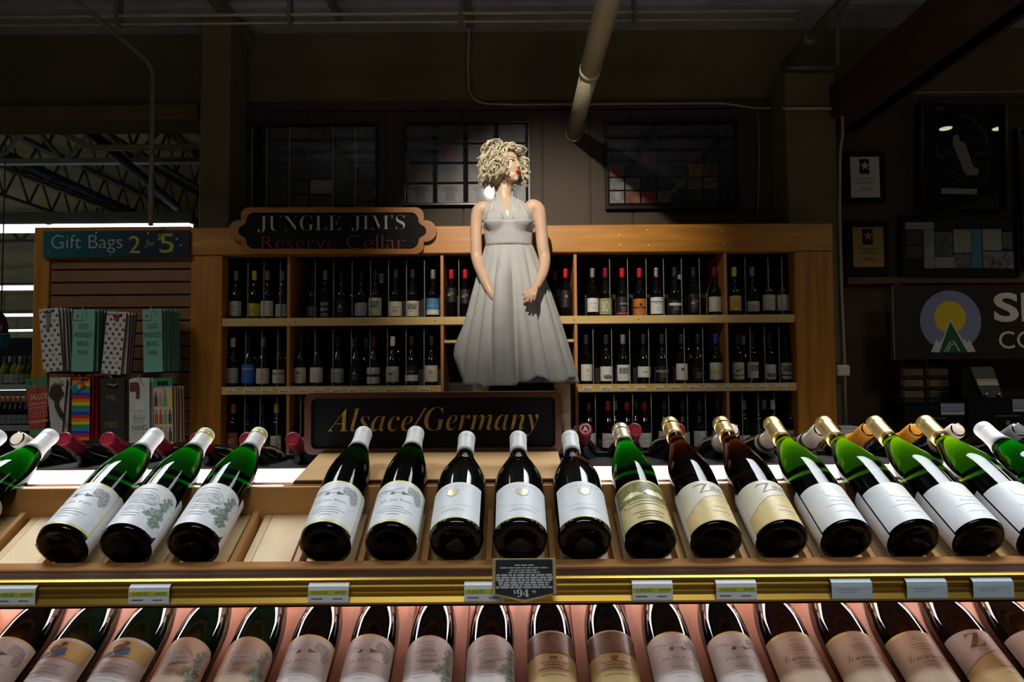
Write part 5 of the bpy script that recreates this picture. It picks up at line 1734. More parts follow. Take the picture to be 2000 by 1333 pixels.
# ================================================================== pictures on the back wall
Yf = WALL_Y - 0.035
M['frameblack'] = mat('black_picture_frame', (0.010, 0.009, 0.009), 0.3, vary=0.2, scale=20)
M['photoback'] = mat('glazed_backing', (0.009, 0.009, 0.010), 0.7, vary=0.2, scale=20, coat=1.0, spec=0.05)
M['photoback'].node_tree.nodes['Principled BSDF'].inputs['Coat Roughness'].default_value = 0.015
_ph = {}
def photo_mat(c, c2):
    k = (tuple(round(x, 2) for x in c), tuple(round(x, 2) for x in c2))
    if k not in _ph:
        m = mat('photo_print', c, 0.4, col2=c2, scale=22, coat=0.5)
        m.node_tree.nodes['Principled BSDF'].inputs['Coat Roughness'].default_value = 0.04
        _ph[k] = m
    return _ph[k]
def picture(name, px0, px1, py0, py1, fw, label, cells, Y=Yf, dep=0.03, framem=None, rot=0.0, cat='picture'):
    """framed picture; cells = (x0, x1, y0, y1, colour, colour2) in picture pixels"""
    c = P((px0 + px1) / 2, py1, Y)
    t = empty(name, (c.x, Y, c.z))
    s = Y / FPX
    w, h = (px1 - px0) * s / 2, (py1 - py0) * s
    o = rrect(-w, w, 0, h, 0.003, 1)
    i = rrect(-w + fw, w - fw, fw, h - fw, 0.003, 1)
    obj('frame', frame_me(o, i, -dep, dep * 0.6), framem or M['frameblack'], t)
    pn = obj('backing', prism_me(i, -dep * 0.3, dep * 0.5, 'Y'), M['photoback'], t)
    def loc(px, py): return ((px - (px0 + px1) / 2) * s, (py1 - py) * s)
    for q in cells:
        x0, z1 = loc(q[0], q[2]); x1, z0 = loc(q[1], q[3])
        nm = q[6] if len(q) > 6 else 'photo'
        obj(nm, box_me(x0, x1, -dep * 0.3 - 0.002, -dep * 0.3, z0, z1), photo_mat(q[4], q[5]), t)
    if rot: t.rotation_euler = (0, R(rot), 0)
    tag(t, label, cat, 'pictures on the back wall')
    return t, loc
rd = random.Random(3)
# newspaper grid on the left
cells = []
for x in (492, 521, 566, 652, 696):
    cells.append((x - 2 + 0, x + 1, 245, 408, (.24, .24, .23), (.20, .20, .19), 'strip'))
cols = [(477, 489), (523, 563), (655, 693), (699, 734)]
for (a, b) in cols:
    y = 246
    while y < 400:
        h = rd.choice((18, 24, 30, 36))
        g = rd.uniform(.03, .08)
        cells.append((a + 1, b - 1, y, min(y + h - 2, 406), (g, g, g * .9), (g * .4, g * .4, g * .4)))
        y += h
for q in ((569, 604, 246, 271), (608, 649, 246, 271), (569, 594, 275, 291), (596, 613, 276, 312), (616, 649, 275, 291), (569, 594, 294, 312), (616, 649, 294, 312), (569, 649, 316, 350), (569, 603, 354, 378), (569, 603, 382, 408), (607, 649, 382, 408)):
    g = rd.uniform(.04, .09)
    cells.append((*q, (g, g * .95, g * .85), (g * .4, g * .35, g * .3)))
cells.append((607, 649, 352, 379, (.28, .27, .24), (.22, .22, .20), 'page'))
picture('poster_frame', 472, 738, 239, 412, 0.012, 'large dim framed grid of newspaper pages left on the back wall', cells)
# shirt photo grid
cells = []
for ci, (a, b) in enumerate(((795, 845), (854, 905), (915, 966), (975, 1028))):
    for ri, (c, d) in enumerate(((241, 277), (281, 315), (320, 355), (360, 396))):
        g = [.05, .06, .10, .16][ri] * (0.8 if ci == 0 else 1.0)  # top rows darker: the spotlight's falloff is put into the print colour
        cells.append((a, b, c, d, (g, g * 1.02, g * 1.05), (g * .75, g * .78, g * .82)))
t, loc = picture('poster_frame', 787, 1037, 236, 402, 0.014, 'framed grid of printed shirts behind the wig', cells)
SHC = [(.10, .03, .02), (.03, .04, .05), (.20, .12, .03), (.04, .04, .05), (.09, .03, .03), (.20, .02, .02), (.05, .05, .06), (.04, .04, .04), (.02, .02, .02), (.03, .03, .05), (.05, .05, .05), (.04, .04, .05), (.03, .04, .05), (.02, .06, .06), (.06, .07, .08), (.05, .06, .07)]
k = 0
for ci, (a, b) in enumerate(((795, 845), (854, 905), (915, 966), (975, 1028))):
    for ri, (c, d) in enumerate(((241, 277), (281, 315), (320, 355), (360, 396))):
        x, z = loc((a + b) / 2, (c + d) / 2)
        col = SHC[(ri + ci * 4) % 16]
        s = WALL_Y / FPX
        g = poly2([(x - 15 * s, z + 10 * s), (x - 6 * s, z + 15 * s), (x + 6 * s, z + 15 * s), (x + 15 * s, z + 10 * s), (x + 13 * s, z + 3 * s), (x + 9 * s, z + 5 * s), (x + 10 * s, z - 15 * s), (x - 10 * s, z - 15 * s), (x - 9 * s, z + 5 * s), (x - 13 * s, z + 3 * s)])
        obj('shirt_print', planar([g], lambda u, v: (u, -0.0125, v)), photo_mat(col, tuple(q * .5 for q in col)), t)
# postcard grid
cells = []
PC = {(0, 0): (.10, .02, .02), (1, 0): (.16, .07, .02), (7, 0): (.12, .12, .13), (0, 3): (.30, .05, .05), (0, 4): (.26, .26, .26), (1, 4): (.22, .20, .12), (0, 5): (.36, .36, .37), (1, 5): (.25, .10, .04), (2, 5): (.36, .06, .05), (3, 5): (.16, .16, .16), (5, 3): (.20, .15, .03), (6, 3): (.14, .03, .05), (4, 1): (.18, .01, .03), (5, 4): (.12, .09, .04), (5, 2): (.14, .05, .02), (2, 2): (.14, .04, .04), (6, 4): (.16, .13, .10)}
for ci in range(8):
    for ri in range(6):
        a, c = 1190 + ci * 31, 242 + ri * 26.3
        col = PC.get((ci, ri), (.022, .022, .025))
        if ri < 3: col = tuple(x_ * .5 for x_ in col)  # upper cards darkened to paint the edge of the spotlight's pool
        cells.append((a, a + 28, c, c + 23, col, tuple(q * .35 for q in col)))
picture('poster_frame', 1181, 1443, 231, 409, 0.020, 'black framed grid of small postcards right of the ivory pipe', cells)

# ================================================================== right hand wall: plaques and pictures
def star(cx, cz, r, r2=None):
    r2 = r2 or r * 0.4
    return poly2([(cx + (r if k % 2 == 0 else r2) * math.sin(math.pi * k / 5), cz + (r if k % 2 == 0 else r2) * math.cos(math.pi * k / 5)) for k in range(10)])
def tri_fan(g):
    v, f = g
    n = len(v)
    cx = sum(q[0] for q in v) / n; cz = sum(q[1] for q in v) / n
    return v + [(cx, cz)], [(i, (i + 1) % n, n) for i in range(n)]
M['silverplate'] = mat('brushed_silver_plate', (0.80, 0.81, 0.81), 0.30, 0.55, vary=0.12, scale=60, stretch=(0.1, 1, 6))
M['goldplate'] = mat('brushed_gold_plate', (0.42, 0.29, 0.10), 0.42, 0.4, vary=0.10, scale=60)
M['plaquewood'] = mat('black_lacquer_board', (0.010, 0.008, 0.008), 0.15, vary=0.2, scale=20)
def plaque(px0, px1, py0, py1, a, b, c, d, m, label):
    Y = WALL_Y - 0.025
    s = Y / FPX
    q = P((px0 + px1) / 2, py1, Y)
    t = empty('award_plaque', (q.x, Y, q.z))
    w, h = (px1 - px0) * s / 2, (py1 - py0) * s
    obj('board', box_me(-w, w, -0.002, 0.025, 0, h, 0.005), M['plaquewood'], t)
    def loc(px, py): return ((px - (px0 + px1) / 2) * s, (py1 - py) * s)
    x0, z1 = loc(a, c); x1, z0 = loc(b, d)
    pl = obj('plate', box_me(x0, x1, -0.005, -0.002, z0, z1), m, t)
    cx = (x0 + x1) / 2 - 0.004; cz = z1 - (z1 - z0) * .24
    u = (x1 - x0)
    obj('emblem', planar([rect2(cx - u * .17, cx + u * .17, cz - u * .26, cz + u * .26)], lambda p, v: (p, -0.0056, v)), M['frameblack'], pl)
    obj('star', planar([tri_fan(star(cx + u * .02, cz + u * .03, u * .18))], lambda p, v: (p, -0.0062, v)), m, pl)
    obj('engraving', planar(lines((x0 + x1) / 2, [z0 + (z1 - z0) * q for q in (.46, .40, .35, .22, .17)], [u * .6, u * .4, u * .66, u * .3, u * .5], 0.004), lambda p, v: (p, -0.0057, v)), M['frameblack'], pl)
    tag(t, label, 'plaque', 'award plaques on the wall')
plaque(1646, 1732, 295, 397, 1662, 1719, 305, 386, M['silverplate'], 'black award plaque with shining silver plate, the upper one')
plaque(1652, 1738, 432, 538, 1667, 1727, 443, 522, M['goldplate'], 'black award plaque with dull gold plate, the lower one')
for px in (1848, 1952):
    lp_ = P(px, 243, 2 * (Yf - 0.02) - 3.4)
    can_lamp('downlight', Vector((lp_.x, 3.4, lp_.z)), Vector((lp_.x, 3.45, 0)), 26.0, 120, 1.0, (1.0, 0.88, 0.68), 'small warm downlight before the framed pictures, the %s one' % ('left' if px < 1900 else 'right'), 0.03, 0.036)
# large glazed frame with a pale object and cords
t, loc = picture('poster_frame', 1790, 1960, 198, 412, 0.018, 'tall black glazed frame with a pale bottle shaped object and cords', [], rot=2.0, dep=0.05)
s = Yf / FPX
def pl2(pts, w): return line2([loc(*q) for q in pts], w)
obj('mounted_object', prism_me([loc(*q) for q in ((1857, 265), (1866, 262), (1870, 275), (1880, 280), (1896, 325), (1907, 330), (1905, 342), (1884, 343), (1877, 332), (1860, 290), (1856, 280))], -0.030, -0.012, 'Y'), mat('pale_plastic', (0.20, 0.22, 0.26), 0.4, vary=0.1, scale=30), t)
cord = mat('grey_cord', (0.16, 0.17, 0.18), 0.4, vary=0.1, scale=30)
for pts in ([(1866, 222), (1890, 226), (1910, 240), (1922, 260), (1926, 285)], [(1826, 285), (1825, 300), (1832, 308), (1845, 305), (1850, 292), (1838, 290)], [(1926, 300), (1918, 294), (1904, 300), (1898, 312), (1905, 322)], [(1880, 352), (1862, 350), (1854, 342), (1860, 332), (1875, 328)], [(1926, 310), (1928, 335), (1920, 350), (1908, 352)]):
    p3 = [(loc(*q)[0], -0.018, loc(*q)[1]) for q in pts]
    obj('cord', tube_me(bend(p3, 0.012, 3), 0.0022, 6), cord, t, True)
x0, z1 = loc(1835, 369); x1, z0 = loc(1905, 380)
obj('name_plate', box_me(x0, x1, -0.020, -0.014, z0, z1), mat('grey_name_plate', (0.30, 0.32, 0.34), 0.4, vary=0.05, scale=30), t)
# framed newspaper spread
PAPER, DARKP, BLUEP = (.34, .33, .28), (.05, .055, .055), (.05, .22, .30)
cells = [(1768, 1824, 434, 448, PAPER, (.28, .27, .23), 'clipping'), (1768, 1802, 450, 478, (.06, .04, .04), (.03, .02, .02)), (1768, 1802, 481, 505, (.07, .05, .05), (.03, .03, .03)), (1804, 1824, 449, 525, PAPER, (.24, .23, .2), 'clipping'),
         (1825, 1860, 453, 500, (.14, .15, .15), (.03, .035, .04)), (1825, 1862, 502, 524, PAPER, (.26, .25, .21), 'clipping'), (1862, 1896, 448, 494, PAPER, (.27, .26, .22), 'clipping'), (1862, 1896, 496, 524, (.18, .19, .19), (.04, .05, .05)),
         (1897, 1917, 447, 524, BLUEP, (.04, .18, .26), 'blue_strip'), (1919, 1956, 447, 489, PAPER, (.28, .27, .22), 'clipping'), (1957, 1977, 453, 486, (.12, .13, .13), (.04, .05, .05)), (1919, 1979, 491, 524, (.26, .27, .26), (.04, .05, .05))]
picture('poster_frame', 1757, 1988, 421, 541, 0.012, 'wide framed newspaper spread with a blue strip', cells, rot=0.7)
picture('poster_frame', 1992, 2110, 245, 512, 0.02, 'tall dark frame cut by the right picture edge', [(2002, 2100, 260, 495, (.03, .03, .035), (.015, .015, .015))])
# ledge and lower wall
zl = P(1800, 548, WALL_Y).z
M['ledgewood'] = wood('brown_ledge', (0.17, 0.095, 0.04), (0.12, 0.062, 0.028), 'X', 8, 0.45, False)
struct(box('trim_3', P(1650, 548, WALL_Y).x, 6.2, WALL_Y - 0.05, WALL_Y, zl - 0.03, zl + 0.022, M['ledgewood'], None, 0.004))
xa = P(1752, 700, WALL_Y - .05).x
struct(box('trim_4', xa, xa + 0.05, WALL_Y - 0.05, WALL_Y, 0.0, zl - 0.03, M['ledgewood'], None, 0.004))
# coffee sign
Yq = 4.66
q = P(1748, 703, Yq); q1 = P(1748, 558, Yq)
W_ = 1.45
t = empty('wall_sign', (q.x, Yq, q.z))
H_ = q1.z - q.z
box('panel', 0, W_, 0, 0.03, 0, H_, mat('dark_brown_sign_panel', (0.022, 0.014, 0.012), 0.4, vary=0.1, scale=6), t, 0.002)
box('edge_strip', -0.008, 0.0, -0.003, 0.033, 0, H_, M['capgrey'], t)
s = Yq / FPX
def lg(px, py): return ((px - 1748) * s, (703 - py) * s)
cx, cz = lg(1859, 628)
r_ = 60 * s
disc = [(cx + r_ * math.cos(R(a)), cz + r_ * math.sin(R(a))) for a in range(-50, 231, 10)]
obj('sky_disc', planar([poly2(disc)], lambda u, v: (u, -0.001, v)), flat((0.20, 0.22, 0.38)), t)
sx, sz = lg(1858, 621)
obj('sun', planar([ell2(sx, sz, 31 * s, 32 * s, 28)], lambda u, v: (u, -0.002, v)), flat((0.58, 0.45, 0.015)), t)
WHs = flat((0.55, 0.56, 0.54))
for pts in ([(1818, 689), (1830, 664), (1835, 671), (1840, 663), (1848, 680), (1846, 689)], [(1906, 689), (1894, 664), (1889, 671), (1884, 663), (1876, 680), (1878, 689)]):
    obj('small_peak', planar([tri_fan(poly2([lg(*p_) for p_ in pts]))], lambda u, v: (u, -0.0026, v)), WHs, t)
obj('peak_outline', planar([poly2([lg(*p_) for p_ in ((1831, 690), (1858, 623), (1894, 690))])], lambda u, v: (u, -0.0032, v)), WHs, t)
obj('peak', planar([poly2([lg(*p_) for p_ in ((1834, 690), (1858, 629), (1890, 690))])], lambda u, v: (u, -0.0038, v)), flat((0.005, 0.085, 0.035)), t)
obj('tent_lines', planar([line2([lg(1845, 688), lg(1857, 668), lg(1862, 676)], 2.2 * s), line2([lg(1851, 688), lg(1858, 674)], 2 * s), line2([lg(1862, 666), lg(1874, 687)], 2.5 * s)], lambda u, v: (u, -0.0044, v)), WHs, t)
a_ = lg(1967, 602)
obj('lettering', planar([text2(serif('SE'), lg(2000, 602)[0], a_[1], h=58 * s, w=104 * s) if False else text2('SE', lg(1996, 602)[0], a_[1], h=58 * s, w=104 * s, offset=0.03)], lambda u, v: (u, -0.002, v)), WHs, t)
obj('lettering', planar([text2('CO', lg(1988, 666)[0], lg(1988, 666)[1], h=34 * s, w=72 * s)], lambda u, v: (u, -0.002, v)), WHs, t)
tag(t, 'dark brown sign with mountain and sun emblem on the right wall', 'sign')
# cubby of paper boxes under the sign
Yk = 4.75
q0, q1 = P(1757, 782, Yk), P(1858, 700, Yk)
t = empty('box_rack', ((q0.x + q1.x) / 2, Yk, q0.z))
w, h = (q1.x - q0.x) / 2, q1.z - q0.z
for x in (-w, -0.012, w - 0.02):
    box('side_board', x, x + 0.02, -0.02, 0.16, 0, h, M['darkwood'], t)
for k in range(4):
    box('shelf_board', -w, w, -0.02, 0.16, h * k / 4 * 1.05, h * k / 4 * 1.05 + 0.012, M['darkwood'], t)
tag(t, 'dark open rack holding paper packets under the mountain sign', 'rack')
pk = mat('kraft_packet', (0.16, 0.125, 0.08), 0.6, vary=0.15, scale=14)
for k in range(3):
    for j in (0, 1):
        x0 = -w + 0.026 if j == 0 else 0.014
        e = box('paper_packet', 0, w - 0.042, -0.012, 0.12, 0, h / 4 * 0.78, pk, None, 0.006)
        e.location = (t.location.x + x0, Yk, t.location.z + h * k / 4 * 1.05 + 0.0125)
        tag(e, 'brown paper packet, %s column, %s row from the bottom of the rack' % (('left', 'right')[j], ORD[k]), 'packet', 'paper packets in the rack')
# counter, coffee bins and the hopper
Yk = 4.42
zc1 = P(1890, 860, Yk).z
x0 = P(1762, 800, Yk).x
t = empty('coffee_counter', (x0 + 0.7, Yk, 0))
box('body', -0.7, 0.9, -0.02, 0.45, 0, zc1 - 0.03, M['darkwood'], t, 0.004)
box('top', -0.71, 0.91, -0.04, 0.46, zc1 - 0.03, zc1, M['black'], t, 0.004)
tag(t, 'dark counter under the black coffee bins', 'counter')
def bin_(px0, px1, py0, lab, txt, sx0, sx1, sy0, sy1):
    a, b = P(px0, py0, Yk), P(px1, py0, Yk)
    t = empty('coffee_bin', ((a.x + b.x) / 2, Yk, zc1))
    w = (b.x - a.x) / 2
    h = a.z - zc1
    box('body', -w, w, 0, 0.22, 0, h - 0.015, M['blackgloss'], t, 0.006)
    box('lid', -w - 0.003, w + 0.003, -0.005, 0.225, h - 0.015, h, M['blackgloss'], t, 0.004)
    s = Yk / FPX
    c = (px0 + px1) / 2
    z = lambda py: h + (py0 - py) * s
    st = box('sticker', (sx0 - c) * s, (sx1 - c) * s, -0.003, -0.001, z(sy1), z(sy0), flat((0.45, 0.47, 0.52)), t)
    box('sticker_field', (sx0 + 2 - c) * s, (sx1 - 2 - c) * s, -0.004, -0.003, z(sy1 - 5), z(sy0 + 2), flat((0.16, 0.20, 0.38)), st)
    xc, zc_ = ((sx0 + sx1) / 2 - c) * s, z((sy0 + sy1) / 2 - 2)
    obj('lettering', planar([text2(txt[0], xc, zc_ + 0.012, w=(sx1 - sx0) * s * .82, h=0.020), text2(txt[1], xc, zc_ - 0.013, w=(sx1 - sx0) * s * .82, h=0.018)], lambda u, v: (u, -0.0046, v)), WHs, st)
    box('latch', -0.012, 0.012, -0.010, -0.004, h * .35, h * .45, M['capsilver'], t)
    box('hinge_line', -w * .3, w * .35, -0.002, -0.001, h * .55, h * .57, M['capgrey'], t)
    tag(t, lab, 'coffee bin', 'coffee bins on the counter')
bin_(1766, 1884, 785, 'black coffee bin with a blue flavored coffee sticker', ('FLAVORED', 'COFFEE ONLY'), 1837, 1882, 787, 811)
bin_(1890, 2040, 777, 'black coffee bin cut by the right picture edge', ('REGULAR', 'COFFEE'), 1977, 2024, 781, 805)
s = Yk / FPX
q = P(1925, 777, Yk + 0.08)
t = empty('coffee_hopper', q)
hp_ = lambda pts: [((a - 1925) * s, (777 - b) * s) for a, b in pts]
obj('front', prism_me(hp_(((1893, 716), (1937, 716), (1955, 776), (1916, 776))), -0.02, 0.0, 'Y'), mat('grey_hopper_panel', (0.10, 0.10, 0.09), 0.35, vary=0.1, scale=20), t)
obj('body', prism_me(hp_(((1880, 716), (1937, 714), (1957, 776), (1880, 776))), 0.0, 0.14, 'Y'), M['blackgloss'], t)
obj('card', prism_me(hp_(((1902, 740), (1943, 740), (1948, 753), (1907, 753))), -0.023, -0.020, 'Y'), flat((0.50, 0.50, 0.46)), t)
obj('card_band', prism_me(hp_(((1902, 740), (1943, 740), (1944, 743), (1903, 743))), -0.025, -0.023, 'Y'), flat((0.58, 0.42, 0.02)), t)
for px in (1921, 1946):
    o = obj('knob', lathe_me([(0.012, 0), (0.012, 0.012), (0.008, 0.016), (0.002, 0.017)], 14), M['capsilver'], t, True)
    o.location = ((px - 1925) * s, -0.02, 6 * s); o.rotation_euler = (R(90), 0, 0)
tag(t, 'grey slanted coffee hopper with a yellow and white card', 'coffee hopper')
# small white junction box and tub by the right post
q = P(1644, 735, 4.60)
t = empty('junction_box', q)
box('cover', -0.045, 0.045, -0.03, 0.03, 0.0, 0.075, M['capwhite'], t, 0.012, 2)
box('nozzle', -0.075, -0.04, -0.012, 0.012, 0.01, 0.045, M['capwhite'], t, 0.006)
tag(t, 'small white junction box on the pale cable', 'junction box')
q = P(1652, 862, 4.40)
t = empty('white_tub', (q.x, 4.40, q.z))
box('tub', -0.055, 0.055, -0.05, 0.05, 0, 0.09, M['capwhite'], t, 0.010, 2)
box('rim', -0.06, 0.06, -0.055, 0.055, 0.085, 0.097, M['capwhite'], t, 0.004)
tag(t, 'white plastic tub at the foot of the right post', 'tub')
t = empty('tub_stand', (q.x, 4.40, 0))
box('column', -0.05, 0.05, -0.05, 0.05, 0, q.z - 0.02, M['black'], t, 0.004)
box('plate', -0.08, 0.08, -0.08, 0.08, q.z - 0.02, q.z, M['black'], t, 0.004)
tag(t, 'slim dark stand under the white tub', 'stand')

# ================================================================== gift bag panel at the left
YP = 4.25
M['slat'] = mat('brown_slat_board', (0.20, 0.095, 0.05), 0.5, vary=0.08, scale=5)
x0, x1 = P(66, 600, YP).x, P(372, 600, YP).x
ztp = P(220, 444, YP).z
t = empty('slat_panel', ((x0 + x1) / 2, YP, 0))
w = (x1 - x0) / 2
stile = P(96, 600, YP).x - x0
box('stile', -w, -w + stile, -0.01, 0.09, 0, ztp, M['post'], t, 0.004)
box('top_rail', -w + stile, w, -0.01, 0.09, P(220, 505, YP).z, ztp, M['post'], t, 0.004)
box('backing', -w + stile, w, 0.03, 0.06, 0, ztp - 0.05, M['inside'], t)
zs = P(220, 503, YP).z
dz = 25.3 / FPX * YP
k = 0
while zs - dz * (k + 1) > 0.3:
    box('slat', -w + stile + 0.004, w - 0.002, 0.004, 0.03, zs - dz * (k + 1) + 0.009, zs - dz * k, M['slat'], t, 0.003)
    k += 1
tag(t, 'brown slat wall panel holding the gift bags', 'slat wall')
# its sign
Yg2 = YP - 0.03
a, b = P(85, 478, Yg2), P(370, 478, Yg2)
z1, z0 = P(227, 451, Yg2).z, P(227, 503, Yg2).z
t = empty('gift_bag_sign', ((a.x + b.x) / 2, Yg2, z0))
w, h = (b.x - a.x) / 2, z1 - z0
m = mat('teal_navy_sign_print', (0.01, 0.02, 0.05), 0.35, vary=0.05, scale=3)
nt = m.node_tree
for n in [n for n in nt.nodes if n.type == 'VALTORGB']:
    nt.nodes.remove(n)
tc = nt.nodes.new('ShaderNodeTexCoord'); sp = nt.nodes.new('ShaderNodeSeparateXYZ'); rp = nt.nodes.new('ShaderNodeValToRGB'); mr = nt.nodes.new('ShaderNodeMapRange')
mr.inputs[1].default_value = -w; mr.inputs[2].default_value = w
nt.links.new(tc.outputs['Object'], sp.inputs[0]); nt.links.new(sp.outputs[0], mr.inputs[0]); nt.links.new(mr.outputs[0], rp.inputs[0]); nt.links.new(rp.outputs[0], nt.nodes['Principled BSDF'].inputs['Base Color'])
rp.color_ramp.elements[0].color = (0.008, 0.105, 0.13, 1); rp.color_ramp.elements[1].color = (0.006, 0.012, 0.032, 1); rp.color_ramp.elements[1].position = 0.7
box('panel', -w, w, -0.004, 0.010, 0, h, m, t, 0.001)
s = Yg2 / FPX
def gl(px, py): return ((px - 227.5) * s, (503 - py) * s)
obj('lettering', planar([text2('Gift Bags', gl(170, 476)[0], gl(170, 476)[1], w=140 * s, h=36 * s, offset=-0.008)], lambda u, v: (u, -0.005, v)), flat((0.30, 0.32, 0.33)), t)
YT = flat((0.30, 0.32, 0.03))
obj('price_lettering', planar([text2(boldital('2'), gl(264, 478)[0], gl(264, 478)[1], w=22 * s, h=34 * s), text2(boldital('5'), gl(327, 476)[0], gl(327, 476)[1], w=28 * s, h=38 * s), text2('$', gl(313, 463)[0], gl(313, 463)[1], h=16 * s)], lambda u, v: (u, -0.005, v)), YT, t)
obj('small_lettering', planar([text2(boldital('for'), gl(293, 477)[0], gl(293, 477)[1], w=20 * s, h=18 * s)], lambda u, v: (u, -0.005, v)), flat((0.20, 0.21, 0.08)), t)
for k, (px, py, c) in enumerate(((96, 494, YT), (112, 459, LGREY), (188, 454, LGREY), (217, 498, YT), (347, 468, LGREY), (355, 480, LGREY), (338, 492, YT), (290, 456, LGREY))):
    obj('confetti', planar([tri_fan(star(gl(px, py)[0], gl(px, py)[1], 2.6 * s))], lambda u, v: (u, -0.005, v)), c, t)
tag(t, 'teal to navy gift bag price sign on the slat panel', 'sign')

# gift bags -----------------------------------------------------------
Yb0 = 3.98
def dotm(base, dot):
    m = bpy.data.materials.new('dotted_paper')
    m.use_nodes = True
    nt = m.node_tree
    return mat('dotted_paper_base', base, 0.4, vary=0.03, scale=30)
TEAL = mat('teal_paper', (0.16, 0.36, 0.29), 0.45, vary=0.04, scale=20)
DARKTEAL = mat('dark_teal_paper', (0.05, 0.17, 0.13), 0.45, vary=0.06, scale=20)
WHP = mat('white_glossy_paper', (0.50, 0.48, 0.47), 0.4, vary=0.03, scale=20)
bagspec = {
    'dots_grey': (WHP, mat('grey_side_paper', (0.20, 0.20, 0.19), 0.4, vary=0.1, scale=20)),
    'teal': (TEAL, DARKTEAL),
    'dots_red': (WHP, mat('maroon_side_paper', (0.20, 0.05, 0.07), 0.4, vary=0.1, scale=20)),
    'salude': (mat('brick_red_paper', (0.33, 0.055, 0.04), 0.45, vary=0.05, scale=20), mat('brown_red_side', (0.10, 0.04, 0.02), 0.5, vary=0.1, scale=20)),
    'script': (WHP, mat('brown_side_paper', (0.16, 0.11, 0.06), 0.5, vary=0.1, scale=20)),
    'rainbow': (mat('red_paper', (0.42, 0.015, 0.015), 0.4, vary=0.04, scale=20), mat('dark_red_paper', (0.10, 0.01, 0.02), 0.4, vary=0.1, scale=20)),
    'mrs': (mat('charcoal_paper', (0.030, 0.030, 0.028), 0.45, vary=0.1, scale=20), mat('gold_side_paper', (0.16, 0.12, 0.03), 0.4, vary=0.1, scale=20)),
    'thanks': (mat('pale_grey_green_paper', (0.46, 0.48, 0.43), 0.45, vary=0.03, scale=20), mat('grey_green_side', (0.25, 0.26, 0.22), 0.45, vary=0.05, scale=20)),
    'wine_print': (mat('beige_paper', (0.48, 0.38, 0.25), 0.45, vary=0.04, scale=20), mat('brown_red_print_side', (0.17, 0.055, 0.035), 0.45, vary=0.2, scale=30)),
}
HOOK = M['capsilver']
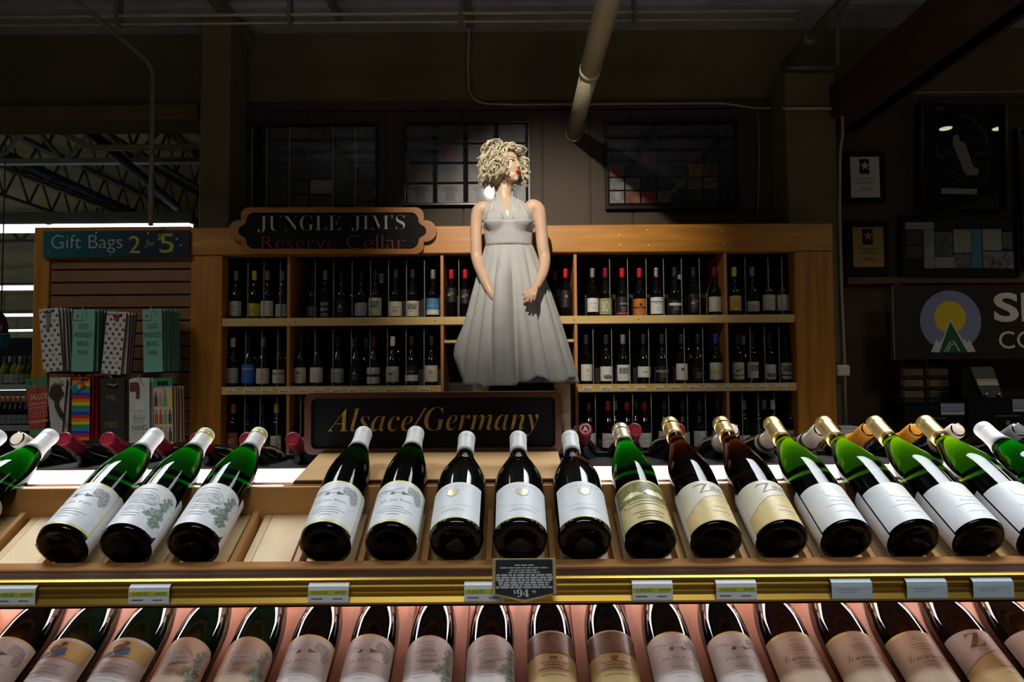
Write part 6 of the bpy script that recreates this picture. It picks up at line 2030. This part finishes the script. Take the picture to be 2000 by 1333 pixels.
def bag(kind, w, h, detail=True):
    """gift bag hanging from its top edge: origin at the top centre, front towards -Y"""
    fm, sm2 = bagspec[kind]
    e = empty('gift_bag')
    d = 0.016
    me = box_me(-w / 2, w / 2, 0, d, -h, 0, 0.0015)
    me.materials.append(fm); me.materials.append(sm2)
    for p_ in me.polygons:
        p_.material_index = 0 if p_.normal.y < -0.7 else 1
    b = obj('bag_body', me, None, e)
    if not detail: return e
    F = lambda g, m_, n_='print', y=-0.0008: obj(n_, planar(g, lambda u, v: (u, y, v)), m_, b)
    if kind.startswith('dots'):
        gs, gd = [], []
        nr = 13
        for r_ in range(nr):
            for c_ in range(3):
                x = -w / 2 + w * (c_ + (0.75 if r_ % 2 else 0.28)) / 3
                if x > w / 2 - 0.006: continue
                (gs if (r_ * 3 + c_ * 5) % 4 == 0 else gd).append(ell2(x, -h * (r_ + 0.6) / nr, .0085, .0085, 12))
        F(gd, flat((0.05, 0.05, 0.05))); F(gs, flat((0.20, 0.20, 0.20)))
        rb = flat((0.16, 0.15, 0.15)) if kind == 'dots_grey' else flat((0.40, 0.01, 0.03))
        obj('ribbon', prism_me([(-0.016, -0.02), (0.014, -0.02), (0.008, -h * .24), (-0.006, -h * .34), (-0.022, -h * .33), (-0.010, -h * .22)] if kind == 'dots_grey' else [(-0.014, -0.02), (0.018, -0.02), (0.014, -h * .15), (-0.010, -h * .13)], -0.006, -0.002, 'Y'), rb, e)
        obj('handle', tube_me([(-.028, -.004, -.010), (-.018, -.006, -.020), (0, -.007, -.022), (.018, -.006, -.020), (.03, -.004, -.008)], .0028, 6), flat((0.05, 0.04, 0.04)), e, True)
    elif kind == 'teal':
        dk = flat((0.012, 0.035, 0.030))
        for i, (s_, y, ww) in enumerate((('GOOD', .27, .058), ('FRIENDS', .41, .100), ('BRING', .55, .066), ('WINE.', .69, .062))):
            F([text2(s_, 0.0, -h * y, w=ww, h=0.030)], dk, 'lettering')
        box('gift_tag', -w * .46, -w * .06, -0.004, -0.002, -h * .17, -h * .07, flat((0.20, 0.36, 0.32)), e)
        obj('tag_heart', planar([tri_fan(poly2([(-w * .26, -h * .145), (-w * .33, -h * .105), (-w * .30, -h * .095), (-w * .26, -h * .108), (-w * .22, -h * .095), (-w * .19, -h * .105)]))], lambda u, v: (u, -0.0048, v)), flat((0.04, 0.06, 0.06)), e)
    elif kind == 'salude':
        F([text2('SALUDE', 0.01, -h * .17, w=w * .80, h=.036, shear=.15)], flat((0.60, 0.52, 0.28)), 'lettering')
        F([text2('CHIN CHIN', 0.0, -h * .30, w=w * .82, h=.018, shear=.15), rect2(-w * .42, w * .42, -h * .372, -h * .362)], flat((0.60, 0.42, 0.34)), 'lettering')
        F([text2('CHEERS', 0.0, -h * .47, w=w * .84, h=.052)], flat((0.50, 0.15, 0.11)), 'lettering')
        F([rect2(-w * .44 + w * .88 * k / 13, -w * .44 + w * .88 * (k + .5) / 13, -h * .64, -h * .60) for k in range(13)], flat((0.55, 0.45, 0.25)))
        F([rect2(-w / 2 + .001, w / 2 - .001, -h * .87, -h * .76)], flat((0.07, 0.26, 0.14)), 'green_band')
    elif kind == 'script':
        rr = random.Random(2)
        g = []
        for k in range(26):
            y = -h * (k + .5) / 26
            x = -w / 2 + .004
            while x < w / 2 - .012:
                l = rr.uniform(.008, .022)
                g.append(line2([(x + l * q / 5, y + rr.uniform(-.002, .002)) for q in range(6)], .0014)); x += l + .004
        F(g, flat((0.06, 0.06, 0.06)), 'scribble')
        obj('ribbon_bow', prism_me([(-.03, -.05), (-.008, -.028), (.02, -.045), (.045, -.085), (.018, -.12), (.024, -.16), (.055, -.205), (.062, -.235), (.042, -.23), (.006, -.175), (-.004, -.13), (-.04, -.10)], -.012, -.003, 'Y'), flat((0.035, 0.028, 0.022)), e)
        obj('gold_tie', tube_me([(-.02, -.008, -.05), (.01, -.012, -.035), (.035, -.010, -.018)], .005, 6), flat((0.22, 0.20, 0.03)), e, True)
    elif kind == 'rainbow':
        cols = [(0.50, .02, .02), (.60, .18, .01), (.55, .45, .02), (.03, .22, .04), (.02, .18, .50), (.03, .04, .32)]
        n_ = 20
        for k in range(1, n_):
            F([rect2(-w / 2 + .0008, w / 2 - .0008, -h * (k + 1) / n_, -h * k / n_)], flat(cols[k % 6]), 'stripe')
        tg = obj('gift_tag', prism_me([(-w * .58, -h * .15), (-w * .30, -h * .26), (w * .28, -h * .14), (w * .05, -h * .06)], -.006, -.003, 'Y'), flat((0.02, .18, .50)), e)
        for k, c_ in enumerate(cols[:4]):
            x_ = -w * .30 + w * .12 * k
            obj('tag_stripe', prism_me([(x_, -h * .135 + .004 * k), (x_ + w * .12, -h * .125 + .005 * k), (x_ + w * .22, -h * .20 + .007 * k), (x_ + w * .08, -h * .225 + .007 * k)], -.0075, -.006, 'Y'), flat(cols[3 - k]), tg)
        obj('handle', tube_me([(0, -.004, -h * .045), (w * .2, -.006, -h * .03), (w * .4, -.004, -h * .045)], .003, 6), flat((0.03, .02, .02)), e, True)
    elif kind == 'mrs':
        gd = flat((0.26, 0.20, 0.06), 0.4, 0.3)
        for s_, y, ww in (('MR.', .31, .060), ('+', .51, .016), ('MRS.', .72, .076)):
            F([text2(s_, 0, -h * y, w=ww, h=.034 if s_ != '+' else .016)], gd, 'lettering')
        obj('gold_bow', tube_me([(-.03, -.006, -.045), (-.01, -.009, -.035), (.012, -.009, -.045), (.035, -.006, -.035)], .005, 6), gd, e, True)
    elif kind == 'thanks':
        dk = flat((0.06, 0.06, 0.055))
        F([text2(script('Filled'), 0.0, -h * .60, w=w * .62, h=.034, offset=-.006)], flat((0.16, 0.16, 0.15)), 'lettering')
        F([text2('WITH', -.005, -h * .68, w=w * .46, h=.020, offset=-.012)], flat((0.20, 0.20, 0.19)), 'lettering')
        F([text2('THANKS', 0.0, -h * .765, w=w * .76, h=.032, rot=R(4))], dk, 'lettering')
        F([line2([(-w * .36 + w * .09 * k, -h * (.50 - .02 * math.sin(k * 1.3))) for k in range(9)], .0014), line2([(-w * .3 + w * .075 * k, -h * (.85 + .012 * math.sin(k * 1.7))) for k in range(9)], .0012)], flat((0.20, 0.20, 0.19)), 'flourish')
        F([tri_fan(poly2([(-.034 * 1.0 + .0, -h * .50), (-.030, -h * .44), (-.012, -h * .38), (-.008, -h * .36), (.012, -h * .36), (.016, -h * .38), (.034, -h * .44), (.036, -h * .50)]))], flat((0.52, 0.53, 0.48)), 'bottle_shape')
        obj('hang_tag', prism_me([(-w * .44, -h * .06), (-w * .06, -h * .05), (w * .02, -h * .12), (w * .02, -h * .30), (-w * .14, -h * .31), (-w * .14, -h * .19), (-w * .44, -h * .19)], -.005, -.002, 'Y'), flat((0.12, 0.03, 0.03)), e)
    elif kind == 'wine_print':
        cs = [(.06, .04, .04), (.30, .24, .18), (.08, .25, .16), (.60, .42, .02), (.40, .06, .02), (.33, .05, .04), (.08, .28, .14), (.07, .05, .05), (.03, .02, .02), (.10, .06, .03), (.32, .26, .18), (.05, .04, .04)]
        for r_ in range(3):
            for c_ in range(4):
                x, y = -w * .36 + w * .24 * c_, -h * (.18 + .31 * r_)
                hh = .050
                F([tri_fan(poly2([(x - .010, y - hh), (x + .010, y - hh), (x + .010, y + .002), (x + .004, y + .014), (x + .004, y + .034), (x - .004, y + .034), (x - .004, y + .014), (x - .010, y + .002)]))], flat(cs[r_ * 4 + c_]), 'bottle_print')
    if kind in ('salude', 'wine_print'):
        o = frame_me([(-w / 2, 0), (w / 2, 0), (w / 2, .055), (-w / 2, .055)], [(-w * .3, .012), (w * .3, .012), (w * .3, .036), (-w * .3, .036)], .002, .012)
        obj('handle_flap', o, flat((0.02, 0.20, 0.12)), e)
    return e
BAGS = [  # kind, top-left px, top-right px, top y, bottom y, bottom shift px, extra bags behind, words
    ('dots_grey', 75, 113, 603, 727, -12, 4, 'white dotted gift bag with grey ribbon'),
    ('teal', 143, 186, 605, 727, 2, 5, 'teal gift bag with dark lettering, left one'),
    ('dots_red', 209, 247, 610, 732, 10, 3, 'white dotted gift bag with red ribbon'),
    ('teal', 278, 316, 604, 728, -4, 6, 'teal gift bag with dark lettering, right one'),
    ('salude', 50, 92, 757, 864, -12, 3, 'brick red gift bag with a green handle'),
    ('script', 97, 130, 739, 868, 9, 1, 'white scribbled gift bag with a black bow'),
    ('rainbow', 141, 176, 737, 860, -1, 4, 'rainbow striped gift bag'),
    ('mrs', 196, 242, 739, 864, -2, 2, 'black gift bag with gold lettering'),
    ('thanks', 252, 292, 740, 865, -2, 1, 'pale gift bag with a bottle drawing'),
    ('wine_print', 299, 336, 757, 868, -4, 4, 'beige gift bag printed with small bottles')]
for kind, a, b, y0, y1, sh, nb, words_ in BAGS:
    s = Yb0 / FPX
    w, h = (b - a) * s, (y1 - y0) * s
    ang = math.atan2(sh, (y1 - y0))
    q = P((a + b) / 2, y0, Yb0)
    e = bag(kind, w, h)
    e.location = q
    e.rotation_euler = (0, ang, 0)
    tag(e, words_ + ', at the front of its peg', 'gift bag', 'gift bags on the slat panel')
    for k in range(nb):
        e2 = bag(kind, w, h, False)
        e2.location = (q.x + 0.004 + 0.003 * (k + 1), Yb0 + 0.026 * (k + 1), q.z + 0.004)
        e2.rotation_euler = (0, ang * 0.7 + R(random.uniform(-.8, .8)), R(random.uniform(-4, 2)))
        tag(e2, 'bag hanging %s behind the %s' % (ORD[k], words_), 'gift bag', 'gift bags on the slat panel')
    pg = empty('peg_hook', (q.x + 0.01, YP + 0.004, q.z))
    obj('wire', tube_me(bend([(0, 0.0, -0.006), (0, -0.29, -0.006), (0, -0.31, 0.012)], .01, 4), .003, 6), HOOK, pg, True)
    box('plate', -0.012, 0.012, -0.004, 0.0, -0.02, 0.02, HOOK, pg)
    tag(pg, 'steel peg hook holding the ' + words_, 'peg hook', 'peg hooks on the slat panel')

# ================================================================== the store beyond the opening at the left
M['tubeglow'] = mat('fluorescent_tube', (0.9, 0.95, 1.0), 0.4, emit=(0.92, 1.0, 0.98), estr=4.5, vary=0.02, scale=3)
M['fardeck'] = mat('far_roof_deck', (0.32, 0.29, 0.13), 0.7, vary=0.15, scale=1)
M['truss'] = mat('truss_steel', (0.06, 0.056, 0.036), 0.6, vary=0.15, scale=3)
struct(box('ceiling_far', -34, 4.0, WALL_Y + 0.25, 46, 5.2, 5.35, M['fardeck']))
struct(box('wall_far', -34, 4.0, 45, 45.3, 0, 5.3, M['farwall']))
lights = [(9.5, 447, 0.10), (16.2, 563, 0.09), (24.5, 616, 0.09), (33, 646, 0.09), (42, 681, 0.09)]
NEARW = ['nearest', 'second nearest', 'third nearest', 'fourth nearest', 'farthest']
for i, (Y, py, hh) in enumerate(lights):
    z = P(30, py, Y).z
    xr_ = P(378, py, Y).x if i == 0 else P(64 + 8 * i, py, Y).x + 2
    t = empty('light_row', (xr_ - 6, Y, z))
    box('housing', -14, 6, -0.05, 0.05, 0.045 + (0.02 if i else 0.0), 0.22 if i == 0 else 0.12, M['truss'], t)
    for k in range(10):
        box('tube', -14 + k * 2 + 0.03, -14 + k * 2 + 1.97, -0.06, 0.06, -hh / 2, hh / 2, M['tubeglow'], t, 0.01)
    for x in (-10, -4, 2):
        box('hanger', x - .01, x + .01, -.01, .01, 0.12, 5.2 - z, M['truss'], t)
    tag(t, '%s row of fluorescent lights hanging in the store beyond' % NEARW[i], 'ceiling lamp', 'light rows in the store beyond')
t = empty('light_row', (-8.6, 6.3, 3.7))  # unseen row, added to brighten the far bottles
box('housing', -3.4, 3.4, -0.06, 0.06, 0.05, 0.14, M['truss'], t)
box('tube', -3.4, 3.4, -0.06, 0.06, -0.05, 0.05, M['tubeglow'], t, 0.01)
for x in (-2.5, 2.5):
    box('hanger', x - .01, x + .01, -.01, .01, 0.14, 1.5, M['truss'], t)
tag(t, 'unseen row of fluorescent lights added to brighten the far wine shelving', 'ceiling lamp', 'light rows in the store beyond')
# open web joists seen against the far deck
def truss(x, y0, y1, zt, zb, lab):
    t = empty('open_web_joist', (x, y0, zb))
    l = y1 - y0
    box('top_chord', -.05, .05, 0, l, zt - zb - .06, zt - zb, M['truss'], t)
    box('bottom_chord', -.04, .04, 0, l, 0, .05, M['truss'], t)
    n = int(l / 0.62)
    for k in range(n):
        a, b = l * k / n, l * (k + .5) / n
        c = l * (k + 1) / n
        obj('web_bar', tube_me([(0, a, .03), (0, b, zt - zb - .03)], .022, 5), M['truss'], t)
        obj('web_bar', tube_me([(0, b, zt - zb - .03), (0, c, .03)], .022, 5), M['truss'], t)
    tag(t, lab, 'joist', 'open web joists in the store beyond')
for k in range(7):
    x = -1.7 - 1.25 * k
    truss(x, WALL_Y + .3, 18, 5.18, 4.55, 'open web roof joist, %s from the column in the store beyond' % ORD[k])
def girder(y, zt, zb, lab):
    t = empty('cross_girder', (-6, y, zb))
    box('top_chord', -8, 5.5, -.05, .05, zt - zb - .06, zt - zb, M['truss'], t)
    box('bottom_chord', -8, 5.5, -.05, .05, 0, .06, M['truss'], t)
    for k in range(16):
        a = -8 + 13.5 * k / 16
        c = -8 + 13.5 * (k + 1) / 16
        obj('web_bar', tube_me([(a, 0, .03), ((a + c) / 2, 0, zt - zb - .03)], .03, 5), M['truss'], t)
        obj('web_bar', tube_me([((a + c) / 2, 0, zt - zb - .03), (c, 0, .03)], .03, 5), M['truss'], t)
    tag(t, lab, 'girder', 'girders in the store beyond')
girder(8.4, 4.5, 3.95, 'near cross girder with open webs in the store beyond')
girder(13.5, 4.5, 3.95, 'far cross girder with open webs in the store beyond')
# pipes slanting away in the store beyond
def pipe_px(p0, p1, z, r_, m, lab):
    d0, d1 = P(*p0, 1) - EYE, P(*p1, 1) - EYE
    a = EYE + d0 * ((z - EYE.z) / d0.z); b = EYE + d1 * ((z - EYE.z) / d1.z)
    tag(obj('sprinkler_pipe', tube_me([a, b], r_, 10), m, None, True), lab, 'pipe', 'pipes in the store beyond')
pipe_px((10, 300), (290, 428), 4.1, .05, M['bluepipe'], 'black pipe slanting away below the pale pipe')
Yh = 6.2
q = [P(-20, 182, Yh - 0.9), P(175, 289, Yh), P(400, 287, Yh)]
tag(obj('sprinkler_pipe', tube_me(bend(q, .12, 4), .030, 10), M['conduit'], None, True), 'pale pipe bending level in front of the joists', 'pipe', 'pipes in the store beyond')
q = [P(-40, 70, 5.6), P(190, 270, 7.4), P(345, 405, 9.2)]
tag(obj('sprinkler_pipe', tube_me(q, .055, 10), M['bluepipe'], None, True), 'thick blue black pipe slanting down to the column', 'pipe', 'pipes in the store beyond')
# far wine shelves at the left picture edge
YL = 7.4
t = empty('far_shelving', (P(0, 760, YL).x, YL, 0))
ox2 = t.location.x
zs_ = [P(30, 752, YL).z, P(30, 832, YL).z]
box('back', -2.2, 0.42, 0.30, 0.33, 0, 1.75, M['inside'], t)
for z in zs_ + [zs_[1] - .45]:
    box('shelf_board', -2.2, 0.42, 0, 0.30, z - .02, z, M['farwall'], t)
    box('shelf_edge', -2.2, 0.42, -.012, 0, z - .055, z + .005, M['tagpaper'], t)
box('end_panel', 0.42, 0.45, -.01, .33, 0, zs_[0] + .02, M['farwall'], t)
box('light_bar', -2.2, 0.42, 0.03, 0.06, zs_[0] - .06, zs_[0] - .045, M['tubeglow'], t)
tag(t, 'pale lit wine shelving in the store beyond at the left edge', 'shelving')
FG = [mat('lime_glass', (.35, .42, .02), .1, vary=.1, scale=10), mat('dark_olive_glass', (.05, .09, .01), .08, vary=.1, scale=10), mat('amber_glass', (.45, .33, .02), .1, vary=.1, scale=10)]
for r_, z in enumerate(zs_):
    for k in range(7):
        px = 8 + 10.2 * k - (0 if r_ == 0 else 3)
        body_m = FG[[0, 1, 2, 2, 1, 1, 2][k]] if r_ == 0 else M['glassblack']
        colr = [GY, WH, WH, GY, (.35, .36, .42), (.45, .30, .03), WH][k] if r_ == 0 else (.38, .42, .48)
        e = bottle('far_bottle', 'burg', body_m, M['capwhite' if (k in (1, 3) and r_ == 0) else ('capgrey' if r_ == 0 else 'caporangered')], art_shelf(colr, [('lines', DK)], .02, .115), h=.31, seg=12)
        e.location = (P(px, 740, YL + .06).x, YL + .06, z + .0005)
        tag(e, '%s bottle on the far store shelf, %s in the %s row' % ('yellow green' if r_ == 0 else 'dark blue labelled', ORD[k], ('upper', 'lower')[r_]), 'wine bottle', 'bottles on the far store shelving')
# hanging aisle signs at the left edge
q = P(0, 680, 6.4)
s = 6.4 / FPX
t = empty('aisle_sign', (q.x, 6.4, q.z))
box('blue_panel', -0.25, 18.5 * s, -.01, .01, 0, 27 * s, flat((0.01, 0.22, 0.36)), t, .004)
obj('lettering', planar([text2('L', 4 * s, 15 * s, h=9 * s)], lambda u, v: (u, -.011, v)), WHs, t)
g = prism_me([(17 * s * math.cos(R(a_)) - 3 * s, 28 * s + 42 * s * math.sin(R(a_))) for a_ in range(0, 181, 15)], .0, .015, 'Y')
obj('maroon_shield', g, flat((0.16, 0.008, 0.07)), t)
obj('glass_emblem', planar([tri_fan(poly2([(-2 * s, 45 * s), (4 * s, 45 * s), (4 * s, 40 * s), (1.6 * s, 36 * s), (1.6 * s, 31 * s), (.4 * s, 31 * s), (.4 * s, 36 * s), (-2 * s, 40 * s)]))], lambda u, v: (u, -.001, v)), WHs, t)
obj('hanger', tube_me([(0, .008, 68 * s), (0, .008, 5.2 - q.z)], .006, 6), M['truss'], t)
tag(t, 'blue and maroon hanging aisle sign at the left edge', 'sign')
q = P(33, 648, 20)
t = empty('far_cabinet', (P(30, 700, 20).x, 20, 0))
box('body', -2.5, .6, 0, .6, 0, 1.45, M['black'], t, .01)
box('top', -2.6, .7, -.05, .65, 1.45, 1.55, M['farwall'], t, .01)
tag(t, 'dark far cabinet row behind the lit wine shelving', 'cabinet')
